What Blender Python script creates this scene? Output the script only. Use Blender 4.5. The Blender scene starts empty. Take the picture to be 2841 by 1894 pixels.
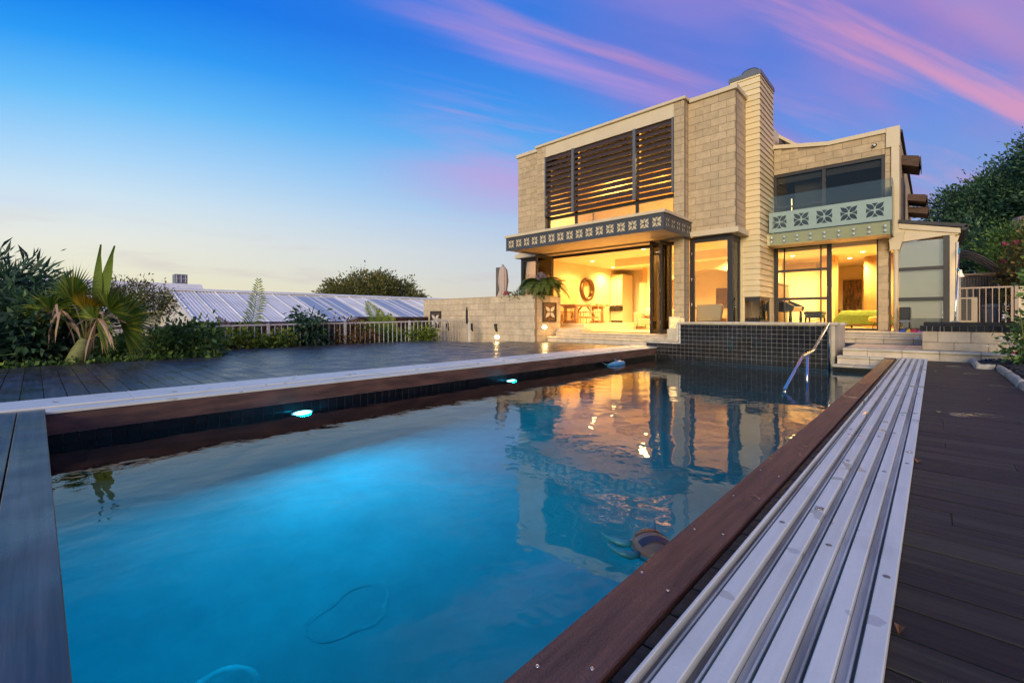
import bpy, math, random
import numpy as np
from mathutils import Vector, Matrix

random.seed(7)
rng = np.random.default_rng(7)
S = bpy.context.scene
COL = S.collection
R = math.radians

# ------------------------------------------------------------------ camera
# solved from the vanishing points of the pool edges and the facade
FPX, CXP, HYP, CAMZ = 1243.7, 1420.5, 881.0, 0.75
AZ = math.atan((2590 - CXP) / FPX)
cam_d = bpy.data.cameras.new('camera')
cam_d.sensor_width = 36.0
cam_d.lens = FPX / 2841 * 36.0
cam_d.shift_y = (HYP - 947.0) / 2841
cam_d.clip_start = 0.03
cam_d.clip_end = 3000
cam = bpy.data.objects.new('camera', cam_d)
cam.location = (0, 0, CAMZ)
cam.rotation_euler = (R(90), 0, AZ)
COL.objects.link(cam)
S.camera = cam

# ------------------------------------------------------------------ exposure / render
S.view_settings.view_transform = 'Standard'
S.view_settings.look = 'None'
S.view_settings.exposure = 1.0
S.view_settings.gamma = 1.0
S.view_settings.use_curve_mapping = False
S.render.engine = 'CYCLES'
S.cycles.use_denoising = True
S.cycles.caustics_reflective = False
S.cycles.caustics_refractive = False
S.cycles.max_bounces = 9
S.cycles.diffuse_bounces = 4
S.cycles.glossy_bounces = 4
S.cycles.transmission_bounces = 6
S.cycles.transparent_max_bounces = 12
S.cycles.sample_clamp_indirect = 6.0
S.cycles.blur_glossy = 0.5

def lin(r, g, b, k=1.0):
    f = lambda c: ((c / 255.0) / 12.92 if c <= 10 else ((c / 255.0 + 0.055) / 1.055) ** 2.4)
    return (f(r) * k, f(g) * k, f(b) * k, 1.0)

# ------------------------------------------------------------------ world: dusk sky
W_ = bpy.data.worlds.new('World')
S.world = W_
W_.use_nodes = True
nt = W_.node_tree
nt.nodes.clear()
def N(t, kind, **kw):
    n = t.nodes.new(kind)
    for k, v in kw.items():
        setattr(n, k, v)
    return n
def mathn(t, op, a, b=None, c=None, clamp=False):
    n = t.nodes.new('ShaderNodeMath'); n.operation = op; n.use_clamp = clamp
    for i, v in enumerate((a, b, c)):
        if v is None: continue
        if isinstance(v, (int, float)): n.inputs[i].default_value = v
        else: t.links.new(v, n.inputs[i])
    return n.outputs[0]
def maprange(t, v, a, b, c=0.0, d=1.0, smooth=True):
    n = t.nodes.new('ShaderNodeMapRange')
    n.interpolation_type = 'SMOOTHSTEP' if smooth else 'LINEAR'
    t.links.new(v, n.inputs[0])
    for i, q in enumerate((a, b, c, d)): n.inputs[i + 1].default_value = q
    return n.outputs[0]
def mixc(t, fac, a, b, mode='MIX'):
    n = t.nodes.new('ShaderNodeMix'); n.data_type = 'RGBA'; n.blend_type = mode
    if isinstance(fac, (int, float)): n.inputs[0].default_value = fac
    else: t.links.new(fac, n.inputs[0])
    for i, v in ((6, a), (7, b)):
        if isinstance(v, tuple): n.inputs[i].default_value = v
        else: t.links.new(v, n.inputs[i])
    return n.outputs[2]
def ramp(t, v, stops, interp='LINEAR'):
    n = t.nodes.new('ShaderNodeValToRGB'); n.color_ramp.interpolation = interp
    e = n.color_ramp.elements
    while len(e) < len(stops): e.new(0.5)
    for k, (p, c) in enumerate(stops):
        e[k].position = p; e[k].color = c
    t.links.new(v, n.inputs[0])
    return n.outputs[0]

tc = N(nt, 'ShaderNodeTexCoord')
sep = N(nt, 'ShaderNodeSeparateXYZ')
nt.links.new(tc.outputs['Generated'], sep.inputs[0])
sx, sy, sz = sep.outputs
zc = mathn(nt, 'MAXIMUM', sz, 0.0)
hl = mathn(nt, 'SQRT', mathn(nt, 'ADD', mathn(nt, 'MULTIPLY', sx, sx), mathn(nt, 'MULTIPLY', sy, sy)))
hl = mathn(nt, 'MAXIMUM', hl, 0.01)
# the afterglow reaches highest over the neighbour's roof
gdot = mathn(nt, 'DIVIDE', mathn(nt, 'ADD', mathn(nt, 'MULTIPLY', sx, -0.86), mathn(nt, 'MULTIPLY', sy, 0.51)), hl)
zg = mathn(nt, 'MULTIPLY', zc, maprange(nt, gdot, 0.72, 1.0, 1.0, 0.86))
skyL = ramp(nt, zg, [(0.0, lin(236, 222, 186)), (0.05, lin(236, 231, 200)), (0.12, lin(231, 234, 226)),
                     (0.175, lin(208, 229, 242)), (0.235, lin(170, 214, 249)), (0.31, lin(104, 190, 250)),
                     (0.375, lin(46, 156, 246)), (0.44, lin(10, 120, 234)), (0.58, lin(24, 116, 228)), (0.8, lin(66, 128, 214)), (1.0, lin(76, 132, 200))])
skyR = ramp(nt, zg, [(0.0, lin(205, 190, 196)), (0.09, lin(172, 190, 220)), (0.2, lin(124, 166, 224)),
                     (0.33, lin(84, 148, 232)), (0.45, lin(76, 134, 224)), (0.62, lin(78, 116, 208)), (0.85, lin(84, 120, 200)), (1.0, lin(76, 124, 196))])
az = mathn(nt, 'DIVIDE', mathn(nt, 'ADD', mathn(nt, 'MULTIPLY', sx, 0.6), mathn(nt, 'MULTIPLY', sy, 0.8)), hl)
tR = maprange(nt, az, -0.55, 0.90, smooth=False)
base = mixc(nt, tR, skyL, skyR)
# cirrus streaks on a plane high above, drawn out along the world Y axis
dn = mathn(nt, 'ADD', zc, 0.10)
px_ = mathn(nt, 'DIVIDE', sx, dn); py_ = mathn(nt, 'DIVIDE', sy, dn)
cx_ = mathn(nt, 'SUBTRACT', mathn(nt, 'MULTIPLY', px_, 0.91), mathn(nt, 'MULTIPLY', py_, 0.42))
cy_ = mathn(nt, 'ADD', mathn(nt, 'MULTIPLY', px_, 0.42), mathn(nt, 'MULTIPLY', py_, 0.91))
def cloud(scx, scy, off, detail, dist, lo, hi, rough=0.55):
    cmb = N(nt, 'ShaderNodeCombineXYZ')
    nt.links.new(mathn(nt, 'MULTIPLY', cx_, scx), cmb.inputs[0])
    nt.links.new(mathn(nt, 'MULTIPLY', cy_, scy), cmb.inputs[1])
    cmb.inputs[2].default_value = off
    no = N(nt, 'ShaderNodeTexNoise')
    no.inputs['Scale'].default_value = 1.0; no.inputs['Detail'].default_value = detail
    no.inputs['Roughness'].default_value = rough; no.inputs['Distortion'].default_value = dist
    nt.links.new(cmb.outputs[0], no.inputs['Vector'])
    return maprange(nt, no.outputs[0], lo, hi)
c1 = cloud(1.55, 0.24, 3.3, 5.0, 0.45, 0.42, 0.64)
c2 = cloud(3.4, 0.42, 8.1, 6.0, 0.6, 0.50, 0.72)
c3 = cloud(0.9, 0.20, 5.7, 4.0, 0.5, 0.50, 0.72)
hi_m = mathn(nt, 'MULTIPLY', mathn(nt, 'MAXIMUM', maprange(nt, zc, 0.16, 0.34), mathn(nt, 'MULTIPLY', maprange(nt, zc, 0.07, 0.22), maprange(nt, az, 0.55, 0.85))), maprange(nt, zc, 0.95, 0.65))
az_m = maprange(nt, az, -0.22, 0.25)
m1 = mathn(nt, 'MULTIPLY', mathn(nt, 'MULTIPLY', c1, hi_m), az_m)
m1 = mathn(nt, 'MULTIPLY', m1, 0.80)
m2 = mathn(nt, 'MULTIPLY', mathn(nt, 'MULTIPLY', c2, hi_m), mathn(nt, 'MULTIPLY', az_m, 0.80))
pink = mixc(nt, maprange(nt, az, 0.45, 1.0), lin(208, 156, 214), lin(206, 112, 160))
veil = mathn(nt, 'MULTIPLY', mathn(nt, 'MULTIPLY', hi_m, maprange(nt, az, 0.1, 0.8)), 0.18)
base = mixc(nt, veil, base, lin(158, 112, 196))
c4 = cloud(1.0, 0.10, 12.4, 4.0, 0.6, 0.46, 0.62)
m4 = mathn(nt, 'MULTIPLY', mathn(nt, 'MULTIPLY', c4, hi_m), mathn(nt, 'MULTIPLY', maprange(nt, az, 0.2, 0.6), 0.45))
base = mixc(nt, m4, base, lin(172, 116, 188))
base = mixc(nt, m1, base, pink)
base = mixc(nt, m2, base, lin(224, 156, 190))
m3 = mathn(nt, 'MULTIPLY', mathn(nt, 'MULTIPLY', c3, maprange(nt, zc, 0.10, 0.2)), 0.36)
base = mixc(nt, m3, base, lin(196, 205, 240))
# mauve bars low over the horizon
cmb2 = N(nt, 'ShaderNodeCombineXYZ')
nt.links.new(mathn(nt, 'MULTIPLY', mathn(nt, 'DIVIDE', sx, hl), 3.2), cmb2.inputs[0])
nt.links.new(mathn(nt, 'MULTIPLY', mathn(nt, 'DIVIDE', sy, hl), 3.2), cmb2.inputs[1])
nt.links.new(mathn(nt, 'MULTIPLY', sz, 22.0), cmb2.inputs[2])
nlow = N(nt, 'ShaderNodeTexNoise'); nlow.inputs['Scale'].default_value = 1.3; nlow.inputs['Detail'].default_value = 5
nt.links.new(cmb2.outputs[0], nlow.inputs['Vector'])
mlow = mathn(nt, 'MULTIPLY', maprange(nt, nlow.outputs[0], 0.52, 0.72),
             mathn(nt, 'MULTIPLY', maprange(nt, zc, 0.20, 0.10), 0.40))
base = mixc(nt, mlow, base, lin(205, 190, 196))
bg = N(nt, 'ShaderNodeBackground'); bg.inputs['Strength'].default_value = 0.5
nt.links.new(base, bg.inputs[0])
wo = N(nt, 'ShaderNodeOutputWorld'); nt.links.new(bg.outputs[0], wo.inputs[0])

# ------------------------------------------------------------------ afterglow sun, low behind the camera
sun_d = bpy.data.lights.new('sun', 'SUN')
sun_d.energy = 1.5
sun_d.angle = R(28)
sun_d.color = (1.0, 0.80, 0.52)
sun = bpy.data.objects.new('sun', sun_d)
sd = Vector((0.38, -0.90, 0.24)).normalized()
sun.rotation_euler = sd.to_track_quat('Z', 'Y').to_euler()
sun.location = sd * 60
COL.objects.link(sun)

# ------------------------------------------------------------------ materials
MAT = {}
def newmat(name):
    m = bpy.data.materials.new(name); m.use_nodes = True
    t = m.node_tree; t.nodes.clear()
    o = t.nodes.new('ShaderNodeOutputMaterial')
    MAT[name] = m
    return m, t, o
def pmat(name, col, rough=0.6, metal=0.0, var=0.12, scale=(6, 6, 6), bump=0.0, bscale=60.0, objvar=0.0,
         spec=0.5, col2=None, detail=4.0, coat=0.0, obj=False, stain=0.0, rvar=0.0, wet=0.0):
    m, t, o = newmat(name)
    b = t.nodes.new('ShaderNodeBsdfPrincipled')
    b.inputs['Roughness'].default_value = rough
    b.inputs['Metallic'].default_value = metal
    b.inputs['Specular IOR Level'].default_value = spec
    b.inputs['Coat Weight'].default_value = coat
    tcx = t.nodes.new('ShaderNodeTexCoord')
    mp = t.nodes.new('ShaderNodeMapping'); mp.inputs['Scale'].default_value = scale
    info = t.nodes.new('ShaderNodeObjectInfo')
    if obj:
        off = t.nodes.new('ShaderNodeVectorMath'); off.operation = 'SCALE'
        cb = t.nodes.new('ShaderNodeCombineXYZ')
        for i in range(3): t.links.new(info.outputs['Random'], cb.inputs[i])
        t.links.new(cb.outputs[0], off.inputs[0]); off.inputs['Scale'].default_value = 37.0
        ad = t.nodes.new('ShaderNodeVectorMath'); ad.operation = 'ADD'
        t.links.new(tcx.outputs['Object'], ad.inputs[0]); t.links.new(off.outputs[0], ad.inputs[1])
        t.links.new(ad.outputs[0], mp.inputs[0])
    else:
        gm = t.nodes.new('ShaderNodeNewGeometry')
        t.links.new(gm.outputs['Position'], mp.inputs[0])
    no = t.nodes.new('ShaderNodeTexNoise'); no.inputs['Scale'].default_value = 1.0
    no.inputs['Detail'].default_value = detail; no.inputs['Roughness'].default_value = 0.6
    t.links.new(mp.outputs[0], no.inputs['Vector'])
    c1 = tuple(max(0, x * (1 - var)) for x in col[:3]) + (1,)
    c2_ = (tuple(col2[:3]) + (1,)) if col2 else tuple(min(1, x * (1 + var)) for x in col[:3]) + (1,)
    cc = mixc(t, maprange(t, no.outputs[0], 0.3, 0.7), c1, c2_)
    if objvar:
        f = mathn(t, 'ADD', mathn(t, 'MULTIPLY', info.outputs['Random'], 2 * objvar), 1 - objvar)
        cb2 = t.nodes.new('ShaderNodeCombineColor')
        for i in range(3): t.links.new(f, cb2.inputs[i])
        cc = mixc(t, 1.0, cc, cb2.outputs[0], 'MULTIPLY')
    if stain:
        gm2 = t.nodes.new('ShaderNodeNewGeometry')
        mp2 = t.nodes.new('ShaderNodeMapping'); mp2.inputs['Scale'].default_value = (2.2, 2.2, 0.5)
        t.links.new(gm2.outputs['Position'], mp2.inputs[0])
        n2 = t.nodes.new('ShaderNodeTexNoise'); n2.inputs['Scale'].default_value = 1.7; n2.inputs['Detail'].default_value = 6
        t.links.new(mp2.outputs[0], n2.inputs['Vector'])
        cc = mixc(t, mathn(t, 'MULTIPLY', maprange(t, n2.outputs[0], 0.5, 0.75), stain), cc,
                  tuple(x * 0.45 for x in col[:3]) + (1,))
    t.links.new(cc, b.inputs['Base Color'])
    if rvar:
        n3 = t.nodes.new('ShaderNodeTexNoise'); n3.inputs['Scale'].default_value = 2.3; n3.inputs['Detail'].default_value = 3
        gm3 = t.nodes.new('ShaderNodeNewGeometry'); t.links.new(gm3.outputs['Position'], n3.inputs['Vector'])
        t.links.new(maprange(t, n3.outputs[0], 0.35, 0.65, rough - rvar, rough + rvar), b.inputs['Roughness'])
    if wet:
        n5 = t.nodes.new('ShaderNodeTexNoise'); n5.inputs['Scale'].default_value = wet; n5.inputs['Detail'].default_value = 2.5; n5.inputs['Distortion'].default_value = 0.3
        gm5 = t.nodes.new('ShaderNodeNewGeometry'); t.links.new(gm5.outputs['Position'], n5.inputs['Vector'])
        wm = maprange(t, n5.outputs[0], 0.655, 0.68)
        rmix = t.nodes.new('ShaderNodeMapRange'); t.links.new(wm, rmix.inputs[0]); rmix.inputs[3].default_value = rough; rmix.inputs[4].default_value = 0.04
        t.links.new(rmix.outputs[0], b.inputs['Roughness'])
        cc = mixc(t, mathn(t, 'MULTIPLY', wm, 0.45), cc, tuple(x * 0.4 for x in col[:3]) + (1,))
        t.links.new(cc, b.inputs['Base Color'])
    if bump:
        bn = t.nodes.new('ShaderNodeTexNoise'); bn.inputs['Scale'].default_value = bscale; bn.inputs['Detail'].default_value = 3
        if obj: t.links.new(mp.outputs[0], bn.inputs['Vector']); bn.inputs['Scale'].default_value = bscale / max(scale)
        else:
            gm4 = t.nodes.new('ShaderNodeNewGeometry'); t.links.new(gm4.outputs['Position'], bn.inputs['Vector'])
        bp = t.nodes.new('ShaderNodeBump'); bp.inputs['Strength'].default_value = bump; bp.inputs['Distance'].default_value = 0.01
        t.links.new(bn.outputs[0], bp.inputs['Height']); t.links.new(bp.outputs[0], b.inputs['Normal'])
    t.links.new(b.outputs[0], o.inputs[0])
    return m
def emat(name, col, strength):
    m, t, o = newmat(name)
    e = t.nodes.new('ShaderNodeEmission'); e.inputs[0].default_value = tuple(col) + (1,); e.inputs[1].default_value = strength
    t.links.new(e.outputs[0], o.inputs[0]); return m
def glassmat(name, tint=(0.93, 0.95, 0.95), refl=1.0, rough=0.0, base=0.0):
    m, t, o = newmat(name)
    tr = t.nodes.new('ShaderNodeBsdfTransparent'); tr.inputs[0].default_value = tint + (1,)
    gl = t.nodes.new('ShaderNodeBsdfGlossy'); gl.inputs['Roughness'].default_value = rough
    fr = t.nodes.new('ShaderNodeFresnel'); fr.inputs[0].default_value = 1.5
    f = mathn(t, 'ADD', mathn(t, 'MULTIPLY', fr.outputs[0], refl), base, clamp=True)
    mx = t.nodes.new('ShaderNodeMixShader'); t.links.new(f, mx.inputs[0])
    t.links.new(tr.outputs[0], mx.inputs[1]); t.links.new(gl.outputs[0], mx.inputs[2])
    t.links.new(mx.outputs[0], o.inputs[0]); return m
def leafmat(name, stops, trans=0.35, rough=0.5):
    m, t, o = newmat(name)
    g = t.nodes.new('ShaderNodeNewGeometry')
    c = ramp(t, g.outputs['Random Per Island'], stops)
    b = t.nodes.new('ShaderNodeBsdfPrincipled'); b.inputs['Roughness'].default_value = rough
    b.inputs['Specular IOR Level'].default_value = 0.35
    t.links.new(c, b.inputs['Base Color'])
    tl = t.nodes.new('ShaderNodeBsdfTranslucent'); t.links.new(c, tl.inputs[0])
    mx = t.nodes.new('ShaderNodeMixShader'); mx.inputs[0].default_value = trans
    t.links.new(b.outputs[0], mx.inputs[1]); t.links.new(tl.outputs[0], mx.inputs[2])
    t.links.new(mx.outputs[0], o.inputs[0]); return m

pmat('block', (0.53, 0.405, 0.245), 0.9, var=0.10, scale=(9, 9, 9), bump=0.6, bscale=140, objvar=0.10, stain=0.18, detail=6)
pmat('block_pale', (0.60, 0.48, 0.32), 0.9, var=0.12, scale=(7, 7, 7), bump=0.5, bscale=110, objvar=0.08, stain=0.25, detail=6)
pmat('mortar', (0.27, 0.21, 0.14), 0.95, var=0.1)
pmat('cream', (0.66, 0.55, 0.36), 0.55, var=0.04, scale=(2, 2, 2), stain=0.06)
pmat('weatherboard', (0.74, 0.60, 0.34), 0.5, var=0.04, scale=(2, 2, 9), objvar=0.04)
pmat('frame', (0.030, 0.028, 0.028), 0.45, metal=0.15, var=0.08)
pmat('frame_grey', (0.16, 0.165, 0.17), 0.45, metal=0.4, var=0.06)
pmat('canopy_metal', (0.075, 0.08, 0.088), 0.45, metal=0.3, var=0.06)
pmat('louvre', (0.058, 0.036, 0.024), 0.45, var=0.15)
pmat('blind_rail', (0.62, 0.60, 0.55), 0.8, var=0.03)
pmat('deck_left', (0.046, 0.048, 0.048), 0.33, var=0.42, scale=(1.2, 26, 26), bump=0.25, bscale=60, objvar=0.22, obj=True, rvar=0.08)
pmat('deck_right', (0.025, 0.024, 0.0145), 0.55, spec=0.3, var=0.5, scale=(1.2, 26, 26), bump=0.45, bscale=60, objvar=0.38, obj=True, wet=1.6)
pmat('coping_wood', (0.105, 0.050, 0.032), 0.45, var=0.40, scale=(40, 2.0, 40), bump=0.5, bscale=160, wet=6.5)
pmat('skirt_wood', (0.115, 0.060, 0.040), 0.55, var=0.45, scale=(7, 2.5, 14), bump=0.3, bscale=70, stain=0.25)
pmat('aluminium', (0.72, 0.76, 0.66), 0.48, metal=0.05, var=0.07, scale=(20, 1.2, 20), bump=0.06, bscale=90, stain=0.22, wet=5.0)
pmat('groove', (0.27, 0.26, 0.22), 0.6, metal=0.2, var=0.5, scale=(12, 1.5, 12), stain=0.3)
pmat('groove_light', (0.54, 0.57, 0.50), 0.5, metal=0.3, var=0.35, scale=(12, 1.0, 12), stain=0.35)
pmat('steel', (0.72, 0.70, 0.66), 0.12, metal=1.0, var=0.03)
pmat('tile_black', (0.010, 0.011, 0.016), 0.12, var=0.5, scale=(5, 5, 5), objvar=0.4, spec=0.6)
pmat('tile_wall', (0.004, 0.0045, 0.006), 0.35, var=0.5, scale=(5, 5, 5), objvar=0.4, spec=0.2)
pmat('grout', (0.62, 0.60, 0.58), 0.8, var=0.3, scale=(12, 12, 12))
pmat('paver', (0.60, 0.50, 0.38), 0.75, var=0.12, scale=(5, 5, 5), bump=0.25, bscale=120, objvar=0.07, stain=0.18)
pmat('nosing', (0.60, 0.53, 0.38), 0.7, var=0.12, scale=(5, 5, 5), bump=0.2, bscale=120, objvar=0.07, stain=0.25)
pmat('joint_dark', (0.06, 0.055, 0.045), 0.9)
pmat('pool_plaster', (0.16, 0.36, 0.42), 0.8, var=0.16, scale=(1.2, 1.2, 1.2), detail=5)
pmat('pool_fitting', (0.163, 0.363, 0.423), 0.8, var=0.16, scale=(9, 9, 9))
pmat('paint_in', (0.78, 0.66, 0.46), 0.8, var=0.03)
pmat('paint_tan', (0.62, 0.42, 0.22), 0.8, var=0.04)
pmat('ceiling_in', (0.80, 0.70, 0.52), 0.9, var=0.02)
pmat('floor_in', (0.72, 0.58, 0.40), 0.45, var=0.08, scale=(3, 3, 3))
pmat('suede', (0.55, 0.36, 0.18), 0.8, var=0.18, scale=(3, 3, 3))
pmat('oak', (0.45, 0.25, 0.12), 0.5, var=0.2, scale=(3, 3, 30))
pmat('pale_oak', (0.60, 0.42, 0.25), 0.5, var=0.12, scale=(3, 3, 30))
pmat('sofa_cloth', (0.50, 0.38, 0.24), 0.9, var=0.2, scale=(60, 60, 60))
pmat('green_cloth', (0.08, 0.13, 0.025), 0.9, var=0.2, scale=(12, 12, 12))
pmat('mustard', (0.40, 0.27, 0.08), 0.9, var=0.15)
pmat('brown_leather', (0.10, 0.045, 0.02), 0.5, var=0.2)
pmat('lacquer', (0.012, 0.016, 0.024), 0.12, var=0.1)
pmat('dark_screen', (0.02, 0.018, 0.016), 0.2, var=0.3)
pmat('mirror', (0.9, 0.86, 0.75), 0.04, metal=1.0, var=0.0)
pmat('bronze', (0.16, 0.09, 0.04), 0.35, metal=0.7, var=0.15)
pmat('art', (0.06, 0.03, 0.012), 0.5, var=0.9, scale=(14, 14, 4), col2=(0.25, 0.12, 0.04))
pmat('black', (0.012, 0.012, 0.013), 0.4)
pmat('soil', (0.05, 0.038, 0.025), 0.95, var=0.4, scale=(5, 5, 5))
pmat('grass_far', (0.06, 0.075, 0.03), 0.95, var=0.4, scale=(0.3, 0.3, 0.3))
pmat('corrugated', (0.80, 0.79, 0.70), 0.6, var=0.08, scale=(0.7, 0.7, 0.7), stain=0.12)
pmat('skylight_sheet', (0.42, 0.45, 0.46), 0.35, var=0.08)
pmat('paling', (0.050, 0.024, 0.017), 0.85, var=0.35, scale=(25, 25, 2), objvar=0.3)
pmat('fence_white', (0.60, 0.58, 0.55), 0.45, var=0.04)
pmat('fence_warmlit', (0.36, 0.27, 0.20), 0.45, var=0.04)  # cream fence paint with the warm light on it put into the colour
pmat('fence_cream', (0.50, 0.42, 0.31), 0.45, var=0.04)
pmat('gravel', (0.030, 0.032, 0.038), 0.7, var=0.5, scale=(25, 25, 25))
pmat('edging', (0.42, 0.38, 0.30), 0.9, var=0.25, scale=(9, 9, 9), bump=0.7, bscale=50, stain=0.35)
pmat('bark', (0.11, 0.08, 0.05), 0.9, var=0.35, scale=(8, 8, 2), bump=0.6, bscale=25)
pmat('palm_trunk', (0.20, 0.22, 0.07), 0.7, var=0.3, scale=(4, 4, 18), bump=0.3, bscale=30)
pmat('cane', (0.14, 0.15, 0.04), 0.6, var=0.25)
pmat('umbrella_cloth', (0.50, 0.39, 0.34), 0.85, var=0.1, scale=(8, 8, 2))
pmat('umbrella_dark', (0.13, 0.115, 0.09), 0.8, var=0.1)
pmat('toy_blue', (0.06, 0.24, 0.48), 0.4, var=0.15)
pmat('toy_teal', (0.03, 0.24, 0.27), 0.4, var=0.2)
pmat('shell', (0.42, 0.25, 0.11), 0.35, var=0.4, scale=(18, 18, 18), col2=(0.20, 0.14, 0.10))
pmat('shell_dark', (0.035, 0.035, 0.05), 0.35)
pmat('white_plastic', (0.65, 0.66, 0.64), 0.5, var=0.04)
pmat('grey_plastic', (0.16, 0.17, 0.19), 0.6, var=0.08)
pmat('blue_plastic', (0.02, 0.25, 0.40), 0.4)
pmat('timber_hood', (0.085, 0.05, 0.035), 0.8, var=0.35, scale=(4, 4, 30))
pmat('roof_dark', (0.03, 0.03, 0.032), 0.6)
pmat('cloth_pink', (0.55, 0.10, 0.35), 0.85, var=0.2)
pmat('cloth_blue', (0.03, 0.08, 0.35), 0.85, var=0.2)
pmat('cloth_red', (0.45, 0.03, 0.06), 0.85, var=0.2)
pmat('cloth_yellow', (0.65, 0.42, 0.04), 0.85, var=0.2)
pmat('polycarb', (0.10, 0.12, 0.15), 0.25, var=0.15, scale=(3, 3, 3))
pmat('leaf_litter', (0.26, 0.12, 0.04), 0.8, var=0.3)
pmat('leaf_fresh', (0.40, 0.45, 0.16), 0.6, var=0.2)
pmat('cone', (0.13, 0.105, 0.115), 0.8, var=0.5, scale=(40, 40, 40))
pmat('ivory', (0.66, 0.58, 0.45), 0.6, var=0.05)
glassmat('glass', refl=1.0)
glassmat('glass_grey', tint=(0.50, 0.50, 0.49), refl=0.75, base=0.0)
glassmat('glass_tint', tint=(0.62, 0.66, 0.72), refl=1.3, base=0.10, rough=0.2)
glassmat('glass_blind', tint=(0.90, 0.92, 0.90), refl=1.6, base=0.16)
glassmat('glass_green', tint=(0.86, 0.91, 0.85), refl=1.0, base=0.02)
pmat('frost', (0.29, 0.39, 0.35), 0.55, var=0.03)
emat('downlight_glow', (1.0, 0.80, 0.50), 7.0)
emat('wall_light_glow', (1.0, 0.66, 0.25), 9.0)
emat('lantern_glow', (1.0, 0.66, 0.26), 0.75)
emat('pool_light_glow', (0.22, 0.80, 1.0), 7.0)

g = lambda r, gg, b: (r, gg, b, 1)
leafmat('leaf_dark', [(0, g(0.021, 0.050, 0.030)), (0.55, g(0.045, 0.115, 0.059)), (0.85, g(0.093, 0.199, 0.084)), (1, g(0.188, 0.314, 0.146))])
leafmat('leaf_mid', [(0, g(0.036, 0.092, 0.024)), (0.5, g(0.092, 0.193, 0.045)), (0.85, g(0.203, 0.344, 0.072)), (1, g(0.344, 0.446, 0.101))])
leafmat('leaf_olive', [(0, g(0.060, 0.071, 0.017)), (0.5, g(0.136, 0.150, 0.034)), (0.85, g(0.238, 0.221, 0.060)), (1, g(0.340, 0.289, 0.085))])
leafmat('leaf_lime', [(0, g(0.067, 0.126, 0.020)), (0.5, g(0.168, 0.252, 0.034)), (0.85, g(0.336, 0.403, 0.050)), (1, g(0.554, 0.554, 0.084))])
leafmat('leaf_orange', [(0, g(0.078, 0.065, 0.016)), (0.5, g(0.169, 0.111, 0.026)), (0.85, g(0.338, 0.156, 0.052)), (1, g(0.442, 0.208, 0.078))])
leafmat('leaf_hedge', [(0, g(0.053, 0.050, 0.017)), (0.5, g(0.157, 0.147, 0.034)), (0.85, g(0.336, 0.242, 0.053)), (1, g(0.504, 0.336, 0.074))])
leafmat('palm_leaf', [(0, g(0.067, 0.134, 0.019)), (0.6, g(0.163, 0.240, 0.029)), (0.9, g(0.288, 0.326, 0.038)), (1, g(0.461, 0.403, 0.038))], trans=0.4)
leafmat('palm_yellow', [(0, g(0.260, 0.234, 0.019)), (0.6, g(0.468, 0.351, 0.026)), (1, g(0.585, 0.390, 0.039))], trans=0.4)
leafmat('palm_dry', [(0, g(0.208, 0.130, 0.078)), (0.6, g(0.390, 0.260, 0.182)), (1, g(0.546, 0.390, 0.286))], trans=0.2)
leafmat('cycad_leaf', [(0, g(0.035, 0.069, 0.016)), (0.6, g(0.088, 0.137, 0.023)), (1, g(0.215, 0.254, 0.058))], trans=0.25)
leafmat('blind', [(0, g(0.72, 0.70, 0.64)), (1, g(0.74, 0.72, 0.66))], trans=0.34, rough=0.8)
leafmat('petal_pink', [(0, g(0.450, 0.030, 0.120)), (1, g(0.650, 0.160, 0.260))])
leafmat('petal_red', [(0, g(0.350, 0.010, 0.050)), (1, g(0.550, 0.030, 0.100))])
leafmat('petal_white', [(0, g(0.650, 0.620, 0.550)), (1, g(0.700, 0.700, 0.700))])
leafmat('petal_orange', [(0, g(0.500, 0.160, 0.080)), (1, g(0.650, 0.250, 0.140))])

# water: fresnel reflection over a clear refracting body, ruffled by fine waves
m, t, o = newmat('water')
gm = N(t, 'ShaderNodeNewGeometry')
mp = N(t, 'ShaderNodeMapping'); mp.inputs['Scale'].default_value = (1.0, 1.0, 1.0)
t.links.new(gm.outputs['Position'], mp.inputs[0])
n1 = N(t, 'ShaderNodeTexNoise'); n1.inputs['Scale'].default_value = 1.3; n1.inputs['Detail'].default_value = 2.0; n1.inputs['Distortion'].default_value = 0.4
n2 = N(t, 'ShaderNodeTexNoise'); n2.inputs['Scale'].default_value = 5.5; n2.inputs['Detail'].default_value = 2.0
t.links.new(mp.outputs[0], n1.inputs['Vector']); t.links.new(mp.outputs[0], n2.inputs['Vector'])
hsum = mathn(t, 'ADD', n1.outputs[0], mathn(t, 'MULTIPLY', n2.outputs[0], 0.30))
bp = N(t, 'ShaderNodeBump'); bp.inputs['Strength'].default_value = 1.0; bp.inputs['Distance'].default_value = 0.0085
t.links.new(hsum, bp.inputs['Height'])
rf = N(t, 'ShaderNodeBsdfRefraction'); rf.inputs['IOR'].default_value = 1.33; rf.inputs['Roughness'].default_value = 0.0
rf.inputs['Color'].default_value = (0.88, 0.96, 1.0, 1)
gl = N(t, 'ShaderNodeBsdfGlossy'); gl.inputs['Roughness'].default_value = 0.015
fr = N(t, 'ShaderNodeFresnel'); fr.inputs['IOR'].default_value = 1.55
for n in (rf, gl, fr): t.links.new(bp.outputs[0], n.inputs['Normal'])
mx = N(t, 'ShaderNodeMixShader')
t.links.new(fr.outputs[0], mx.inputs[0]); t.links.new(rf.outputs[0], mx.inputs[1]); t.links.new(gl.outputs[0], mx.inputs[2])
t.links.new(mx.outputs[0], o.inputs[0])

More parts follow.
